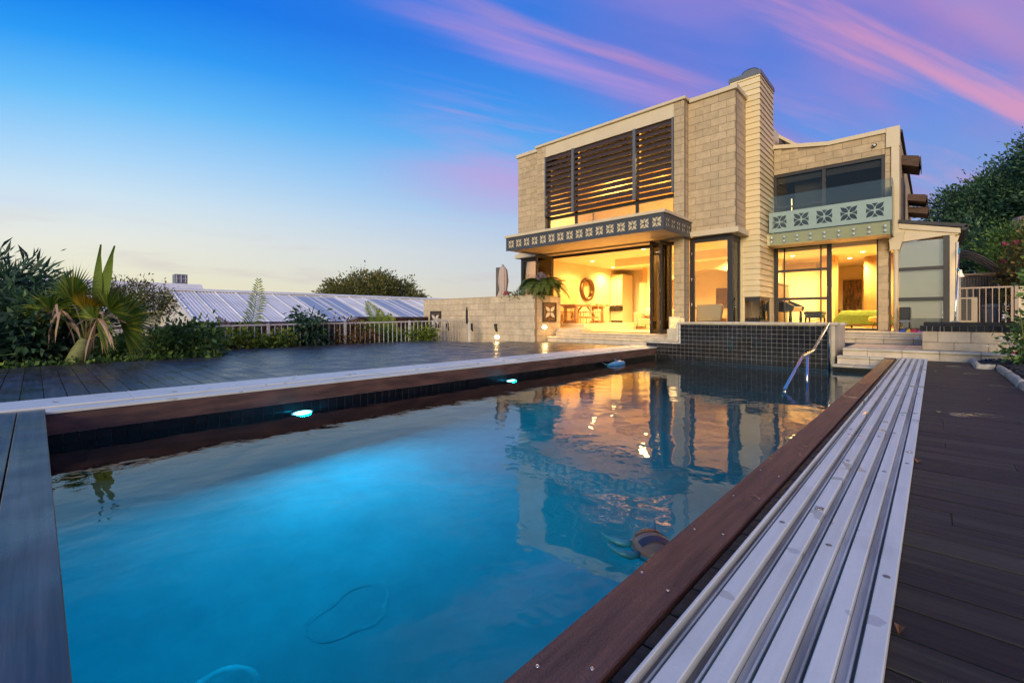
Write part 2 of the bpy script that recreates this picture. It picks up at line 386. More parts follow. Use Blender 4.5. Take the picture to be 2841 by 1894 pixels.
# ------------------------------------------------------------------ mesh helpers
class MB:
    def __init__(s): s.v = []; s.f = []; s.sm = []
    def add(s, vs, fs, smooth=False):
        n = len(s.v); s.v += [tuple(q) for q in vs]
        for f in fs: s.f.append(tuple(i + n for i in f)); s.sm.append(smooth)
        return s
    def box(s, x0, x1, y0, y1, z0, z1):
        if x1 < x0: x0, x1 = x1, x0
        if y1 < y0: y0, y1 = y1, y0
        return s.add([(x0, y0, z0), (x1, y0, z0), (x1, y1, z0), (x0, y1, z0), (x0, y0, z1), (x1, y0, z1), (x1, y1, z1), (x0, y1, z1)],
                     [(0, 3, 2, 1), (4, 5, 6, 7), (0, 1, 5, 4), (1, 2, 6, 5), (2, 3, 7, 6), (3, 0, 4, 7)])
    def cbox(s, x0, x1, y0, y1, z0, z1, c=0.004):
        # chamfered box
        vs = []
        for ix, X in enumerate((x0, x1)):
            for iy, Y in enumerate((y0, y1)):
                for iz, Z in enumerate((z0, z1)):
                    a = (c if ix == 0 else -c); b = (c if iy == 0 else -c); d = (c if iz == 0 else -c)
                    vs += [(X, Y + b, Z + d), (X + a, Y, Z + d), (X + a, Y + b, Z)]
        idx = lambda ix, iy, iz, k: (ix * 4 + iy * 2 + iz) * 3 + k
        fs = [(idx(0, 0, 0, 0), idx(0, 0, 1, 0), idx(0, 1, 1, 0), idx(0, 1, 0, 0)), (idx(1, 0, 0, 0), idx(1, 1, 0, 0), idx(1, 1, 1, 0), idx(1, 0, 1, 0)),
              (idx(0, 0, 0, 1), idx(1, 0, 0, 1), idx(1, 0, 1, 1), idx(0, 0, 1, 1)), (idx(0, 1, 0, 1), idx(0, 1, 1, 1), idx(1, 1, 1, 1), idx(1, 1, 0, 1)),
              (idx(0, 0, 0, 2), idx(0, 1, 0, 2), idx(1, 1, 0, 2), idx(1, 0, 0, 2)), (idx(0, 0, 1, 2), idx(1, 0, 1, 2), idx(1, 1, 1, 2), idx(0, 1, 1, 2))]
        for iy in (0, 1):
            for iz in (0, 1): fs.append((idx(0, iy, iz, 1), idx(1, iy, iz, 1), idx(1, iy, iz, 2), idx(0, iy, iz, 2)))
        for ix in (0, 1):
            for iz in (0, 1): fs.append((idx(ix, 0, iz, 0), idx(ix, 1, iz, 0), idx(ix, 1, iz, 2), idx(ix, 0, iz, 2)))
            for iy in (0, 1): fs.append((idx(ix, iy, 0, 0), idx(ix, iy, 1, 0), idx(ix, iy, 1, 1), idx(ix, iy, 0, 1)))
        for ix in (0, 1):
            for iy in (0, 1):
                for iz in (0, 1): fs.append((idx(ix, iy, iz, 0), idx(ix, iy, iz, 1), idx(ix, iy, iz, 2)))
        return s.add(vs, fs)
    def prism(s, poly, axis, a, b):
        # poly in the two other axes (x,y,z order), extruded along axis from a to b
        k = 'xyz'.index(axis); n = len(poly)
        def mk(p, q):
            l = list(p); l.insert(k, q); return tuple(l)
        vs = [mk(p, a) for p in poly] + [mk(p, b) for p in poly]
        fs = [tuple(range(n - 1, -1, -1)), tuple(range(n, 2 * n))]
        fs += [(i, (i + 1) % n, n + (i + 1) % n, n + i) for i in range(n)]
        return s.add(vs, fs)
    def tube(s, pts, r, n=8, cap=True):
        pts = [Vector(p) for p in pts]
        rs = r if isinstance(r, (list, tuple)) else [r] * len(pts)
        rings = []
        up = None
        for i, p in enumerate(pts):
            d = (pts[min(i + 1, len(pts) - 1)] - pts[max(i - 1, 0)])
            if d.length < 1e-9: d = Vector((0, 0, 1))
            d.normalize()
            if up is None:
                up = d.orthogonal().normalized()
            a = (up - d * up.dot(d))
            a = a.normalized() if a.length > 1e-6 else d.orthogonal().normalized()
            up = a
            b = d.cross(a)
            rings.append([p + (a * math.cos(2 * math.pi * k / n) + b * math.sin(2 * math.pi * k / n)) * rs[i] for k in range(n)])
        vs = [q for r_ in rings for q in r_]
        fs = []
        for i in range(len(rings) - 1):
            for k in range(n):
                fs.append((i * n + k, i * n + (k + 1) % n, (i + 1) * n + (k + 1) % n, (i + 1) * n + k))
        s.add(vs, fs, True)
        if cap:
            n0 = len(s.v) - len(vs)
            s.f.append(tuple(n0 + k for k in range(n - 1, -1, -1))); s.sm.append(False)
            s.f.append(tuple(n0 + (len(rings) - 1) * n + k for k in range(n))); s.sm.append(False)
        return s
    def lathe(s, prof, cx=0, cy=0, n=16, sy=1.0):
        vs = []
        for r_, z in prof:
            for k in range(n):
                a = 2 * math.pi * k / n
                vs.append((cx + r_ * math.cos(a), cy + r_ * math.sin(a) * sy, z))
        fs = []
        for i in range(len(prof) - 1):
            for k in range(n):
                fs.append((i * n + k, i * n + (k + 1) % n, (i + 1) * n + (k + 1) % n, (i + 1) * n + k))
        s.add(vs, fs, True)
        n0 = len(s.v) - len(vs)
        s.f.append(tuple(n0 + k for k in range(n - 1, -1, -1))); s.sm.append(False)
        s.f.append(tuple(n0 + (len(prof) - 1) * n + k for k in range(n))); s.sm.append(False)
        return s
    def xform(s, M):
        s.v = [tuple(M @ Vector(q)) for q in s.v]; return s
    def mesh(s, name, mat):
        me = bpy.data.meshes.new(name)
        me.from_pydata(s.v, [], s.f)
        me.polygons.foreach_set('use_smooth', s.sm)
        me.update()
        if mat: me.materials.append(MAT[mat] if isinstance(mat, str) else mat)
        return me

WL = {}
def link(o, parent=None):
    COL.objects.link(o)
    if parent is not None:
        o.parent = parent
        if parent.type == 'EMPTY':
            o.matrix_parent_inverse = Matrix.Translation(-Vector(WL.get(parent.name, (0, 0, 0))))
    return o
def part(name, mb, mat, parent=None, loc=None):
    me = mb if isinstance(mb, bpy.types.Mesh) else mb.mesh(name, mat)
    o = bpy.data.objects.new(name, me)
    if loc is not None: o.location = loc
    return link(o, parent)
def tag(o, label=None, cat=None, group=None, kind=None):
    if label: o['label'] = label
    if cat: o['category'] = cat
    if group: o['group'] = group
    if kind: o['kind'] = kind
    return o
def thing(name, label, cat, loc=(0, 0, 0), group=None):
    o = bpy.data.objects.new(name, None)
    o.empty_display_size = 0.2
    o.location = loc
    COL.objects.link(o)
    WL[o.name] = tuple(loc)
    return tag(o, label, cat, group)
def struct(name, mb, mat):
    return tag(part(name, mb, mat), kind='structure')
def copy_tree(o, parent=None):
    c = o.copy(); COL.objects.link(c); c.parent = parent
    for ch in o.children: copy_tree(ch, c)
    return c
def light(kind, name, loc, energy, col, parent=None, **kw):
    d = bpy.data.lights.new(name, kind); d.energy = energy; d.color = col
    aim = kw.pop('aim', None)
    for k, v in kw.items(): setattr(d, k, v)
    o = bpy.data.objects.new(name, d); o.location = loc
    if aim is not None: o.rotation_euler = Vector(aim).to_track_quat('-Z', 'Y').to_euler()
    return link(o, parent)

# flower cut-out: four diagonal petals and four small darts
def flower(cx, cz, s):
    out = []
    def lens(ax, az, n=7, w=0.15):
        L0, L1 = 0.07, 0.66
        pts = []
        for sgn in (1, -1):
            rr = range(n) if sgn == 1 else range(n - 1, -1, -1)
            for k in rr:
                f = k / (n - 1)
                if sgn == -1 and k in (0, n - 1): continue
                along = L0 + (L1 - L0) * f
                wd = w * math.sin(math.pi * (f ** 0.8)) * sgn
                pts.append((cx + s * (ax * along - az * wd), cz + s * (az * along + ax * wd)))
        return pts
    q = math.sqrt(0.5)
    for ax, az in ((q, q), (-q, q), (-q, -q), (q, -q)): out.append(lens(ax, az))
    for k in range(4):
        a = k * math.pi / 2; c_, s_ = math.cos(a), math.sin(a)
        tri = [(-0.17, 0.46), (0.17, 0.46), (0.075, 0.34), (0.0, 0.18), (-0.075, 0.34)]
        out.append([(cx + s * (x * c_ - y * s_), cz + s * (x * s_ + y * c_)) for x, y in tri])
    return out
def cut_panel(name, a0, a1, z0, z1, holes, thick):
    cu = bpy.data.curves.new(name, 'CURVE'); cu.dimensions = '2D'; cu.fill_mode = 'BOTH'; cu.extrude = thick / 2
    for poly in [[(a0, z0), (a1, z0), (a1, z1), (a0, z1)]] + holes:
        sp = cu.splines.new('POLY'); sp.points.add(len(poly) - 1); sp.use_cyclic_u = True
        for p_, q_ in zip(sp.points, poly): p_.co = (q_[0], q_[1], 0, 1)
    ob = bpy.data.objects.new(name, cu)
    me = bpy.data.meshes.new_from_object(ob)
    bpy.data.objects.remove(ob); bpy.data.curves.remove(cu)
    me.materials.clear()
    return me
def stand(me, axis, plane):
    # the panel was drawn in (a, z); stand it up facing -Y (axis 'y') or +X (axis 'x')
    for v in me.vertices:
        a, z, d = v.co
        v.co = (a, plane + d, z) if axis == 'y' else (plane + d, a, z)
    me.update(); return me

# ------------------------------------------------------------------ blockwork
BLK = {}
def block_mesh(axis, w, h, mat, d=0.09):
    key = (axis, round(w, 3), round(h, 3), mat)
    if key not in BLK:
        b = MB()
        if axis == 'y': b.cbox(0, w, 0, d, 0, h, 0.005)
        else: b.cbox(-d, 0, 0, w, 0, h, 0.005)
        BLK[key] = b.mesh('block', mat)
    return BLK[key]
def block_wall(parent, axis, plane, a0, a1, z0, z1, mat='block', ch=0.2, bl=0.4, depth=0.19, top=None, holes=(), phase=0):
    j = 0.007
    wall = MB()
    polys = [(a0, a1, z0, z1)]
    if axis == 'y':
        if top is None and not holes: wall.box(a0 + .002, a1 - .002, plane + 0.010, plane + depth, z0, z1)
    else:
        if top is None and not holes: wall.box(plane - depth, plane - 0.010, a0 + .002, a1 - .002, z0, z1)
    if holes or top:
        # backing cut into strips round the holes
        xs = sorted(set([a0, a1] + [h for hh in holes for h in hh[:2]] + ([q for q, _ in top if a0 < q < a1] if top else [])))
        for p0, p1 in zip(xs[:-1], xs[1:]):
            segs = [(z0, z1)]
            for h0, h1, hz0, hz1 in holes:
                if h0 <= p0 + 1e-6 and h1 >= p1 - 1e-6:
                    ns = []
                    for s0, s1 in segs:
                        if hz0 > s0: ns.append((s0, min(s1, hz0)))
                        if hz1 < s1: ns.append((max(s0, hz1), s1))
                    segs = [q for q in ns if q[1] > q[0] + 1e-4]
            for s0, s1 in segs:
                ta, tb = s1, s1
                if top and abs(s1 - z1) < 1e-6:
                    ta, tb = np.interp(p0, [q[0] for q in top], [q[1] for q in top]), np.interp(p1, [q[0] for q in top], [q[1] for q in top])
                if axis == 'y': wall.prism([(p0, s0), (p1, s0), (p1, tb), (p0, ta)], 'y', plane + 0.010, plane + depth)
                else: wall.prism([(p0, s0), (p1, s0), (p1, tb), (p0, ta)], 'x', plane - depth, plane - 0.010)
    w = part('wall', wall, 'mortar', parent)
    nrow = int(math.ceil((z1 - z0) / ch - 1e-6))
    for r_ in range(nrow):
        zt = z1 - r_ * ch; zb = max(z0, zt - ch)
        if zt - zb < 0.03: continue
        x = a0 - (bl / 2 if (r_ + phase) % 2 else 0)
        while x < a1 - 1e-4:
            p0, p1 = max(a0, x), min(a1, x + bl)
            x += bl
            pieces = [(p0, p1, zb, zt)]
            for h0, h1, hz0, hz1 in holes:
                ns = []
                for q0, q1, y0, y1 in pieces:
                    if h1 <= q0 or h0 >= q1 or hz1 <= y0 or hz0 >= y1: ns.append((q0, q1, y0, y1)); continue
                    if h0 > q0: ns.append((q0, h0, y0, y1))
                    if h1 < q1: ns.append((h1, q1, y0, y1))
                    m0, m1 = max(q0, h0), min(q1, h1)
                    if hz1 < y1: ns.append((m0, m1, hz1, y1))
                    if hz0 > y0: ns.append((m0, m1, y0, hz0))
                pieces = ns
            for q0, q1, y0, y1 in pieces:
                if top:
                    tz = min(np.interp(q0, [q[0] for q in top], [q[1] for q in top]), np.interp(q1, [q[0] for q in top], [q[1] for q in top]))
                    y1 = min(y1, tz)
                if q1 - q0 < 0.03 or y1 - y0 < 0.03: continue
                me = block_mesh(axis, q1 - q0 - j, y1 - y0 - j, mat)
                loc = (q0 + j / 2, plane, y0 + j / 2) if axis == 'y' else (plane, q0 + j / 2, y0 + j / 2)
                part('block', me, None, w, loc)
    return w

# ================================================================== SETTING
gb = MB()
gx = [-1500, -5.6, -0.4, 1500]; gy = [-1500, -0.3, 11.2, 1500]
for i in range(3):
    for k in range(3):
        if i == 1 and k == 1: continue
        gb.add([(gx[i], gy[k], -0.5), (gx[i + 1], gy[k], -0.5), (gx[i + 1], gy[k + 1], -0.5), (gx[i], gy[k + 1], -0.5)], [(0, 1, 2, 3)])
struct('ground', gb, 'grass_far')
struct('garden_bed', MB().box(-17, -10.16, -9, 2.5, -0.49, -0.06).box(-17, -12.5, 2.52, 10.2, -0.49, -0.16), 'soil')
struct('garden_bed', MB().prism([(0.52, 9.62), (0.80, 9.62), (0.82, 1.0), (6, 1.0), (6, 11.1), (0.52, 10.86)], 'z', -0.45, -0.02), 'soil')

# ---- pool basin
PX0, PX1, PY0, PY1, PZ, WZ = -5.17, -0.66, 0.055, 10.9, -1.60, -0.27
pool = MB()
T_ = 0.2
pool.box(PX0 - T_, PX1 + T_, PY0 - T_, PY1 + T_, PZ - T_, PZ)
pool.box(PX1, PX1 + T_, PY0 - T_, PY1 + T_, PZ, -0.06)
pool.box(PX0 - 0.02, PX1, PY0 - T_, PY0, PZ, -0.06)
pool.box(PX0 - 0.02, PX1, PY1 + 0.02, PY1 + T_, PZ, -0.35)
po = struct('pool', pool, 'pool_plaster')
part('side_wall', MB().box(PX0 - T_, PX0 - 0.02, PY0 - T_, PY1 + T_, PZ, -0.19), 'tile_wall', po)
# water line tiles down the long left wall
tm = MB().cbox(0, 0.018, 0, 0.0975, 0, 0.0975, 0.002).mesh('tile', 'tile_wall')
gro = part('grout_bed', MB().box(PX0 - 0.02, PX0 - 0.011, PY0, PY1, -0.5, -0.19), 'grout', po)
y = PY0
while y < PY1 - 0.1:
    part('tile', tm, None, gro, (PX0 - 0.011 - 0.004, y + 0.001, -0.2895))
    y += 0.1
for zr in (-0.39, -0.49):
    tb = MB()
    y = PY0
    while y < PY1 - 0.1:
        tb.box(PX0 - 0.013, PX0 + 0.003, y + 0.001, y + 0.0985, zr - 0.0005, zr + 0.0965); y += 0.1
    tag(part('tile_row', tb, 'tile_wall', gro), kind='stuff')
# dark edge boards over the tiles
sk = part('edge_board', MB().box(PX0 - 0.035, PX0, PY0, PY1 - 0.004, -0.188, -0.028), 'skirt_wood', po)
part('edge_board', MB().box(PX0 - 0.03, PX0 + 0.008, PY0, PY1 - 0.004, -0.026, -0.004), 'skirt_wood', po)
part('edge_board', MB().box(PX0, PX1, PY0 - 0.03, PY0 - 0.004, -0.188, -0.022), 'skirt_wood', po)
# fittings on the pool floor
fit = MB().lathe([(0.02, PZ), (0.17, PZ + 0.001), (0.17, PZ + 0.002), (0.13, PZ + 0.003), (0.02, PZ + 0.003)], -2.40, 0.58, 24)
part('floor_drain', fit, 'pool_fitting', po)
ring = MB(); vs = []
for k in range(40):
    a = 2 * math.pi * k / 40
    rr = 1 + 0.08 * math.sin(3 * a + 1) + 0.05 * math.sin(5 * a); wd_ = 0.10 + 0.07 * math.sin(2 * a + 0.5)
    for f_ in (1.0, 1.0 - wd_): vs.append((-2.45 + 0.16 * rr * f_ * math.cos(a), 1.25 + 0.24 * rr * f_ * math.sin(a), PZ + 0.0015))
ring.add(vs, [(2 * k, 2 * ((k + 1) % 40), 2 * ((k + 1) % 40) + 1, 2 * k + 1) for k in range(40)])
part('sediment_ring', ring, 'pool_fitting', po)

wat = MB()
nx, ny = 12, 28
vs = [(PX0 - 0.012 + (PX1 + 0.02 - PX0) * i / nx, PY0 - 0.02 + (PY1 - PY0 + 0.01) * k / ny, WZ) for k in range(ny + 1) for i in range(nx + 1)]
fs = [(k * (nx + 1) + i, k * (nx + 1) + i + 1, (k + 1) * (nx + 1) + i + 1, (k + 1) * (nx + 1) + i) for k in range(ny) for i in range(nx)]
wat.add(vs, fs, True)
struct('water', wat, 'water')

# ---- left deck, boards run along X
def deck_left_x(y):
    # far end of the board (the deck has a stepped and slanted back edge)
    if y < 2.50: return -10.12
    if y < 8.9: return -12.30
    if y < 9.30: return -12.30 + (y - 8.9) / 0.4 * 1.9
    if y < 10.62: return -10.40 + (y - 9.30) / 1.32 * 1.36
    return -9.015
BRD = {}
def board(length, width, mat, th=0.024, ax='x'):
    key = (round(length, 2), width, mat, ax)
    if key not in BRD:
        b = MB()
        if ax == 'x': b.cbox(0, round(length, 2), 0, width, -th, 0, 0.003)
        else: b.cbox(0, width, 0, round(length, 2), -th, 0, 0.003)
        BRD[key] = b.mesh('deck_board', mat)
    return BRD[key]
dl = struct('deck', MB().box(-10.1, -5.9, -3.6, 11.16, -0.12, -0.03).box(-12.28, -10.12, 2.55, 9.0, -0.12, -0.03).box(-5.3, PX1, -3.5, -0.02, -0.12, -0.03), 'joint_dark')
PITCH = 0.1568
k = -23
while True:
    y0 = -0.0975 + k * PITCH
    k += 1
    if y0 > 11.05: break
    x0 = max(deck_left_x(y0), deck_left_x(min(y0 + PITCH, 11.1)))
    L = -5.885 - x0
    part('deck_board', board(L, PITCH - 0.006, 'deck_left'), None, dl, (x0, y0, random.uniform(-0.0015, 0.0005)))
    if y0 < -0.05:
        Lc = 5.32 - 0.66
        if y0 > -0.15: part('coping_board', board(Lc, PITCH - 0.008, 'deck_left'), None, dl, (-5.32, y0 + 0.001, 0.0))
        else: part('deck_board', board(Lc, PITCH - 0.006, 'deck_left'), None, dl, (-5.32, y0, random.uniform(-0.002, 0)))
part('deck_end_trim', MB().box(-9.0, -5.46, 11.10, 11.16, -0.02, 0.006), 'nosing', dl)
# aluminium cover strip along the left edge
st = thing('cover_strip', 'long pale aluminium strip edging the left deck along the pool', 'metal strip', (-5.6, 5.5, 0))
for ya, yb in ((-3.0, 0.62), (0.623, 4.2), (4.203, 7.6), (7.603, 10.95)):
    part('strip_plate', MB().cbox(-5.88, -5.345, ya, yb, -0.02, 0.016, 0.003), 'aluminium', st)
    part('strip_lip', MB().cbox(-5.342, -5.325, ya, yb, -0.022, 0.004, 0.002), 'groove_light', st)
part('ledge', MB().box(-5.322, PX0 + 0.012, PY0 + 0.001, PY1 - 0.003, -0.022, -0.001), 'aluminium', st)

# ---- right deck
dr = struct('deck', MB().box(-0.49, 1.9, -3.5, 7.2, -0.12, -0.03).box(-0.49, 0.6, 7.2, 10.78, -0.12, -0.03), 'joint_dark')
PR = 0.1455
y0 = -3.4
while y0 < 10.64:
    xe = 1.85 if y0 < 7.0 else (0.655 if y0 < 9.45 else 0.43)
    if random.random() < 0.55 and y0 > -0.5:
        xs_ = random.choice([0.05, 0.3, 0.45]) if xe > 0.7 else 0.12
        part('deck_board', board(xs_ + 0.488, PR - 0.007, 'deck_right'), None, dr, (-0.49, y0, random.uniform(-0.002, 0)))
        part('deck_board', board(xe - xs_ - 0.003, PR - 0.007, 'deck_right'), None, dr, (xs_, y0, random.uniform(-0.002, 0)))
    else:
        part('deck_board', board(xe + 0.49, PR - 0.007, 'deck_right'), None, dr, (-0.49, y0, random.uniform(-0.002, 0)))
    y0 += PR
for ya, yb in ((-0.102, 3.4), (3.402, 7.3), (7.302, 10.74)):
    part('coping_board', MB().cbox(-0.648, -0.502, ya, yb, -0.024, 0.001, 0.004), 'coping_wood', dr)
part('edge_board', MB().box(-0.655, -0.63, PY0, 10.74, -0.19, -0.026), 'skirt_wood', dr)
scr = MB().lathe([(0.001, 0), (0.0045, 0), (0.0045, 0.0025), (0.001, 0.0025)], 0, 0, 8).mesh('screw', 'steel')
for yy in np.arange(0.35, 3.0, 0.42):
    for dx in (-0.62, -0.53):
        part('screw', scr, None, dr, (dx + random.uniform(-.006, .006), yy + random.uniform(-.05, .05), 0.0012))

# ---- aluminium pool-cover track on the right deck
trk = thing('cover_track', 'row of pale ribbed aluminium rails lying along the right deck', 'metal rail', (-0.26, 5.4, 0))
TX0, TX1 = -0.445, -0.0745
part('base_plate', MB().box(TX0, TX1, -1.2, 10.72, 0.001, 0.005), 'groove', trk)
pw, pp = 0.0405, 0.0733
part('rail_lip', MB().cbox(TX0, TX0 + 0.008, -1.2, 10.72, 0.0055, 0.031, 0.0015), 'aluminium', trk)
for q in range(5):
    xr = TX1 - pw - q * pp
    part('rail', MB().cbox(xr, xr + pw, -1.2, 10.72, 0.0055, 0.031, 0.002), 'aluminium', trk)
    part('rail_lip', MB().cbox(xr - 0.013, xr - 0.008, -1.2, 10.72, 0.0055, 0.024, 0.001), 'groove_light', trk)
    part('channel', MB().box(max(xr - pp + pw + 0.001, TX0 + 0.009), xr - 0.0145, -1.2, 10.72, 0.0055, 0.0075), 'groove_light' if q < 3 else 'groove', trk)
dm = MB().lathe([(0.001, 0), (0.0085, 0), (0.0085, 0.0012), (0.001, 0.0016)], 0, 0, 12).mesh('bolt_cap', 'frame_grey')
for q, yy in ((0, 1.62), (2, 1.72), (4, 1.80), (1, 2.72), (3, 2.80), (0, 2.95), (2, 3.5), (4, 3.6), (1, 4.4), (3, 5.2)):
    part('bolt_cap', dm, None, trk, (TX1 - pw / 2 - q * pp, yy, 0.0312))
pr_ = MB().box(-0.012, 0.012, -0.02, 0.02, 0, 0.002)
pr_.tube([(0.008 * math.cos(a), -0.014 + 0.012 * math.sin(a), 0.004 + 0.004 * abs(math.sin(a))) for a in np.linspace(0, 2 * math.pi, 14)], 0.0018, 6)
prm = pr_.mesh('pull_ring', 'steel')
for q, yy in ((3, 2.02), (2, 4.0), (0, 3.2)):
    part('pull_ring', prm, None, trk, (TX1 - pw * 0.45 - q * pp, yy, 0.0313))

# ---- terrace, steps and porch (pavers and bullnosed edge stones)
ter = struct('terrace', MB().box(-1.30, 2.6, 10.98, 13.0, -0.45, 0.118).box(-1.30, -0.16, 13.22, 14.50, -0.45, 0.25)
             .box(-8.98, -4.68, 11.28, 11.72, -0.45, 0.110).box(-11.1, -3.5, 11.74, 12.9, -0.45, 0.250).box(-3.4, 0.5, 13.57, 14.50, 0.251, 0.37), 'joint_dark')
NOS = {}
def nosing(length, depth=0.30, h=0.045):
    key = (round(length, 3), depth, h)
    if key not in NOS:
        prof = [(0.0, 0.0)]
        for a in np.linspace(-90, 90, 7):
            prof.append((-0.0 - h / 2 * math.cos(R(a)) + 0.0, h / 2 + h / 2 * math.sin(R(a))))
        prof = [(depth, 0.0)] + prof[1:] + [(depth, h)]
        NOS[key] = MB().prism(prof, 'x', 0.0, round(length, 3) - 0.008).mesh('edge_stone', 'nosing')
    return NOS[key]
def nose_row(x0, x1, y, ztop, depth=0.30, mod=0.5, h=0.045, off=0.0, riser=0.0):
    x = x0 - off
    while x < x1 - 0.02:
        a, b = max(x, x0), min(x + mod, x1); x += mod
        if b - a < 0.04: continue
        part('edge_stone', nosing(b - a, depth, h), None, ter, (a + 0.004, y, ztop - h))
        if riser: part('riser_stone', MB().box(a + 0.004, b - 0.004, y + 0.012, y + 0.12, ztop - h - riser, ztop - h - 0.001), 'paver', ter)
# right terrace front edge and its pavers
nose_row(-1.30, 2.4, 10.85, 0.158, 0.30, 0.5, 0.05, 0.12, riser=0.105)
for r_, (ya, yb) in enumerate(((11.16, 11.80), (11.80, 12.44), (12.44, 13.02))):
    x = -1.30 - 0.12
    while x < 1.2:
        a, b = max(-1.30, x), x + 0.5; x += 0.5
        part('paver', MB().cbox(a + 0.003, b - 0.003, ya + 0.003, yb - 0.003, 0.12, 0.156, 0.004), 'paver', ter)
# two steps up to the garden room
nose_row(-3.1, 0.30, 13.12, 0.300, 0.34, 0.5, 0.045, 0.22, riser=0.095)
nose_row(-3.1, 0.55, 13.48, 0.418, 0.34, 0.5, 0.045, 0.12, riser=0.07)
x = -3.2
while x < 0.5:
    part('paver', MB().cbox(x + 0.003, x + 0.497, 13.83, 14.50, 0.39, 0.417, 0.004), 'paver', ter); x += 0.5
# steps going down into the pool
nose_row(-1.37, -0.66, 10.70, 0.012, 0.28, 0.5, 0.048, 0.0, riser=0.11)
nose_row(-1.42, -0.66, 10.52, -0.150, 0.30, 0.45, 0.048, 0.12)
part('riser_stone', MB().box(-1.42, -0.66, 10.56, 10.86, -0.6, -0.20), 'tile_black', ter)
part('riser_stone', MB().box(-0.5, 0.45, 10.80, 10.84, -0.1, 0.008), 'nosing', ter)
# porch in front of the folding doors
nose_row(-8.98, -5.46, 11.19, 0.150, 0.36, 0.46, 0.045, 0.1, riser=0.12)
nose_row(-8.98, -4.64, 11.62, 0.288, 0.34, 0.5, 0.045, 0.3, riser=0.09)
x = -10.0
while x < -3.9:
    part('paver', MB().cbox(x + 0.003, x + 0.597, 11.97, 12.45, 0.255, 0.286, 0.004), 'paver', ter); x += 0.6
x = -5.44
part('paver', MB().cbox(-5.44, -4.66, 10.96, 11.60, 0.10, 0.148, 0.004), 'paver', ter)
part('block_step', MB().cbox(-9.0, -8.05, 11.70, 12.3, 0.29, 0.40, 0.006), 'paver', ter)

# ================================================================== SPA
spa = thing('spa', 'raised spa box clad in small black square tiles with stone rim', 'spa', (-3.0, 11.6, -0.27))
core = MB()
core.box(-4.59, -1.545, 10.915, 11.12, -0.7, 0.585).box(-4.59, -1.545, 12.1, 12.3, -0.2, 0.585).box(-4.59, -4.40, 11.125, 12.095, -0.2, 0.585).box(-1.75, -1.545, 11.125, 12.095, -0.2, 0.585)
core.box(-4.395, -1.755, 11.125, 12.095, -0.2, -0.05)
core.box(-5.45, -4.595, 10.915, 11.18, -0.7, 0.138)
sw = part('wall', core, 'grout', spa)
part('spa_water', MB().box(-4.395, -1.755, 11.125, 12.095, 0.0, 0.56), 'glass_grey', spa)
tl = MB().cbox(0, 0.0945, 0, 0.016, 0, 0.0905, 0.002).mesh('tile', 'tile_black')
cnt = 0
extra = MB()
for r_ in range(11):
    zt = 0.583 - (r_ + 1) * 0.095
    for c_ in range(39):
        xx = -1.548 - (c_ + 1) * 0.1
        if xx < -5.455: continue
        if xx < -4.6 and zt + 0.09 > 0.14: continue
        if zt < -0.48: continue
        if zt > -0.30 and cnt < 300:
            part('tile', tl, None, sw, (xx + 0.001, 10.903, zt + 0.001)); cnt += 1
        else: extra.box(xx + 0.001, xx + 0.0985, 10.903, 10.919, zt + 0.001, zt + 0.0935)
tag(part('tile_field', extra, 'tile_black', sw), kind='stuff')
x = -4.63
for L in (0.30, 0.52, 0.52, 0.52, 0.52, 0.52, 0.36):
    b = MB().prism([(10.885, 0.600), (10.872, 0.612), (10.872, 0.632), (10.885, 0.644), (11.14, 0.644), (11.14, 0.586), (10.895, 0.586)], 'x', x + 0.004, x + L - 0.004)
    part('rim_stone', b, 'nosing', spa); x += L
part('rim_stone', MB().cbox(-4.63, -1.40, 12.06, 12.34, 0.587, 0.643, 0.008), 'nosing', spa)
for xx, L in ((-5.49, 0.45), (-5.04, 0.43)):
    part('rim_stone', MB().prism([(10.885, 0.15), (10.872, 0.162), (10.872, 0.18), (10.885, 0.192), (11.16, 0.192), (11.16, 0.140), (10.895, 0.140)], 'x', xx + 0.003, xx + L - 0.003), 'nosing', spa)
part('end_pillar', MB().cbox(-1.54, -1.485, 10.893, 12.3, -0.33, 0.584, 0.006), 'nosing', spa)
part('end_pillar', MB().cbox(-1.483, -1.43, 10.90, 12.3, -0.33, 0.584, 0.006), 'nosing', spa)
part('end_pillar', MB().cbox(-4.66, -4.598, 10.89, 11.10, 0.193, 0.584, 0.006), 'nosing', spa)
part('end_pillar', MB().cbox(-4.92, -4.664, 10.96, 11.12, 0.193, 0.46, 0.006), 'nosing', spa)

# ================================================================== HOUSE
H = thing('house', 'two-storey tan block house with louvred window, flower-cut canopy and tall boarded chimney', 'house', (-6.0, 13.0, 0.28))
YC, YO, YCH, YR = 12.03, 12.28, 13.15, 14.52
# --- block walls of the main wing
block_wall(H, 'y', YO, -11.24, -10.112, 3.075, 6.64)
block_wall(H, 'y', YC, -10.11, -9.745, 3.42, 6.65, phase=1, depth=0.32)
block_wall(H, 'y', YC, -10.11, -9.745, 0.29, 2.90, phase=0, depth=0.32)
block_wall(H, 'x', -9.745, YC + 0.095, 12.37, 0.29, 2.88, phase=1, depth=0.12)
block_wall(H, 'y', YC, -5.208, -4.915, 3.42, 6.65, phase=1, depth=0.32)
block_wall(H, 'y', YC, -5.208, -4.915, 0.29, 2.90, phase=0, depth=0.32)
block_wall(H, 'x', -4.915, YC + 0.095, YO - 0.002, 3.42, 6.65, phase=0, depth=0.12)
block_wall(H, 'x', -4.915, YC + 0.095, YO + 0.10, 0.29, 2.90, phase=0, depth=0.12)
block_wall(H, 'y', YO, -4.913, -3.69, 3.075, 6.60)
block_wall(H, 'x', -3.69, YO + 0.095, YCH + 0.05, 3.075, 6.60, phase=1, depth=0.12)
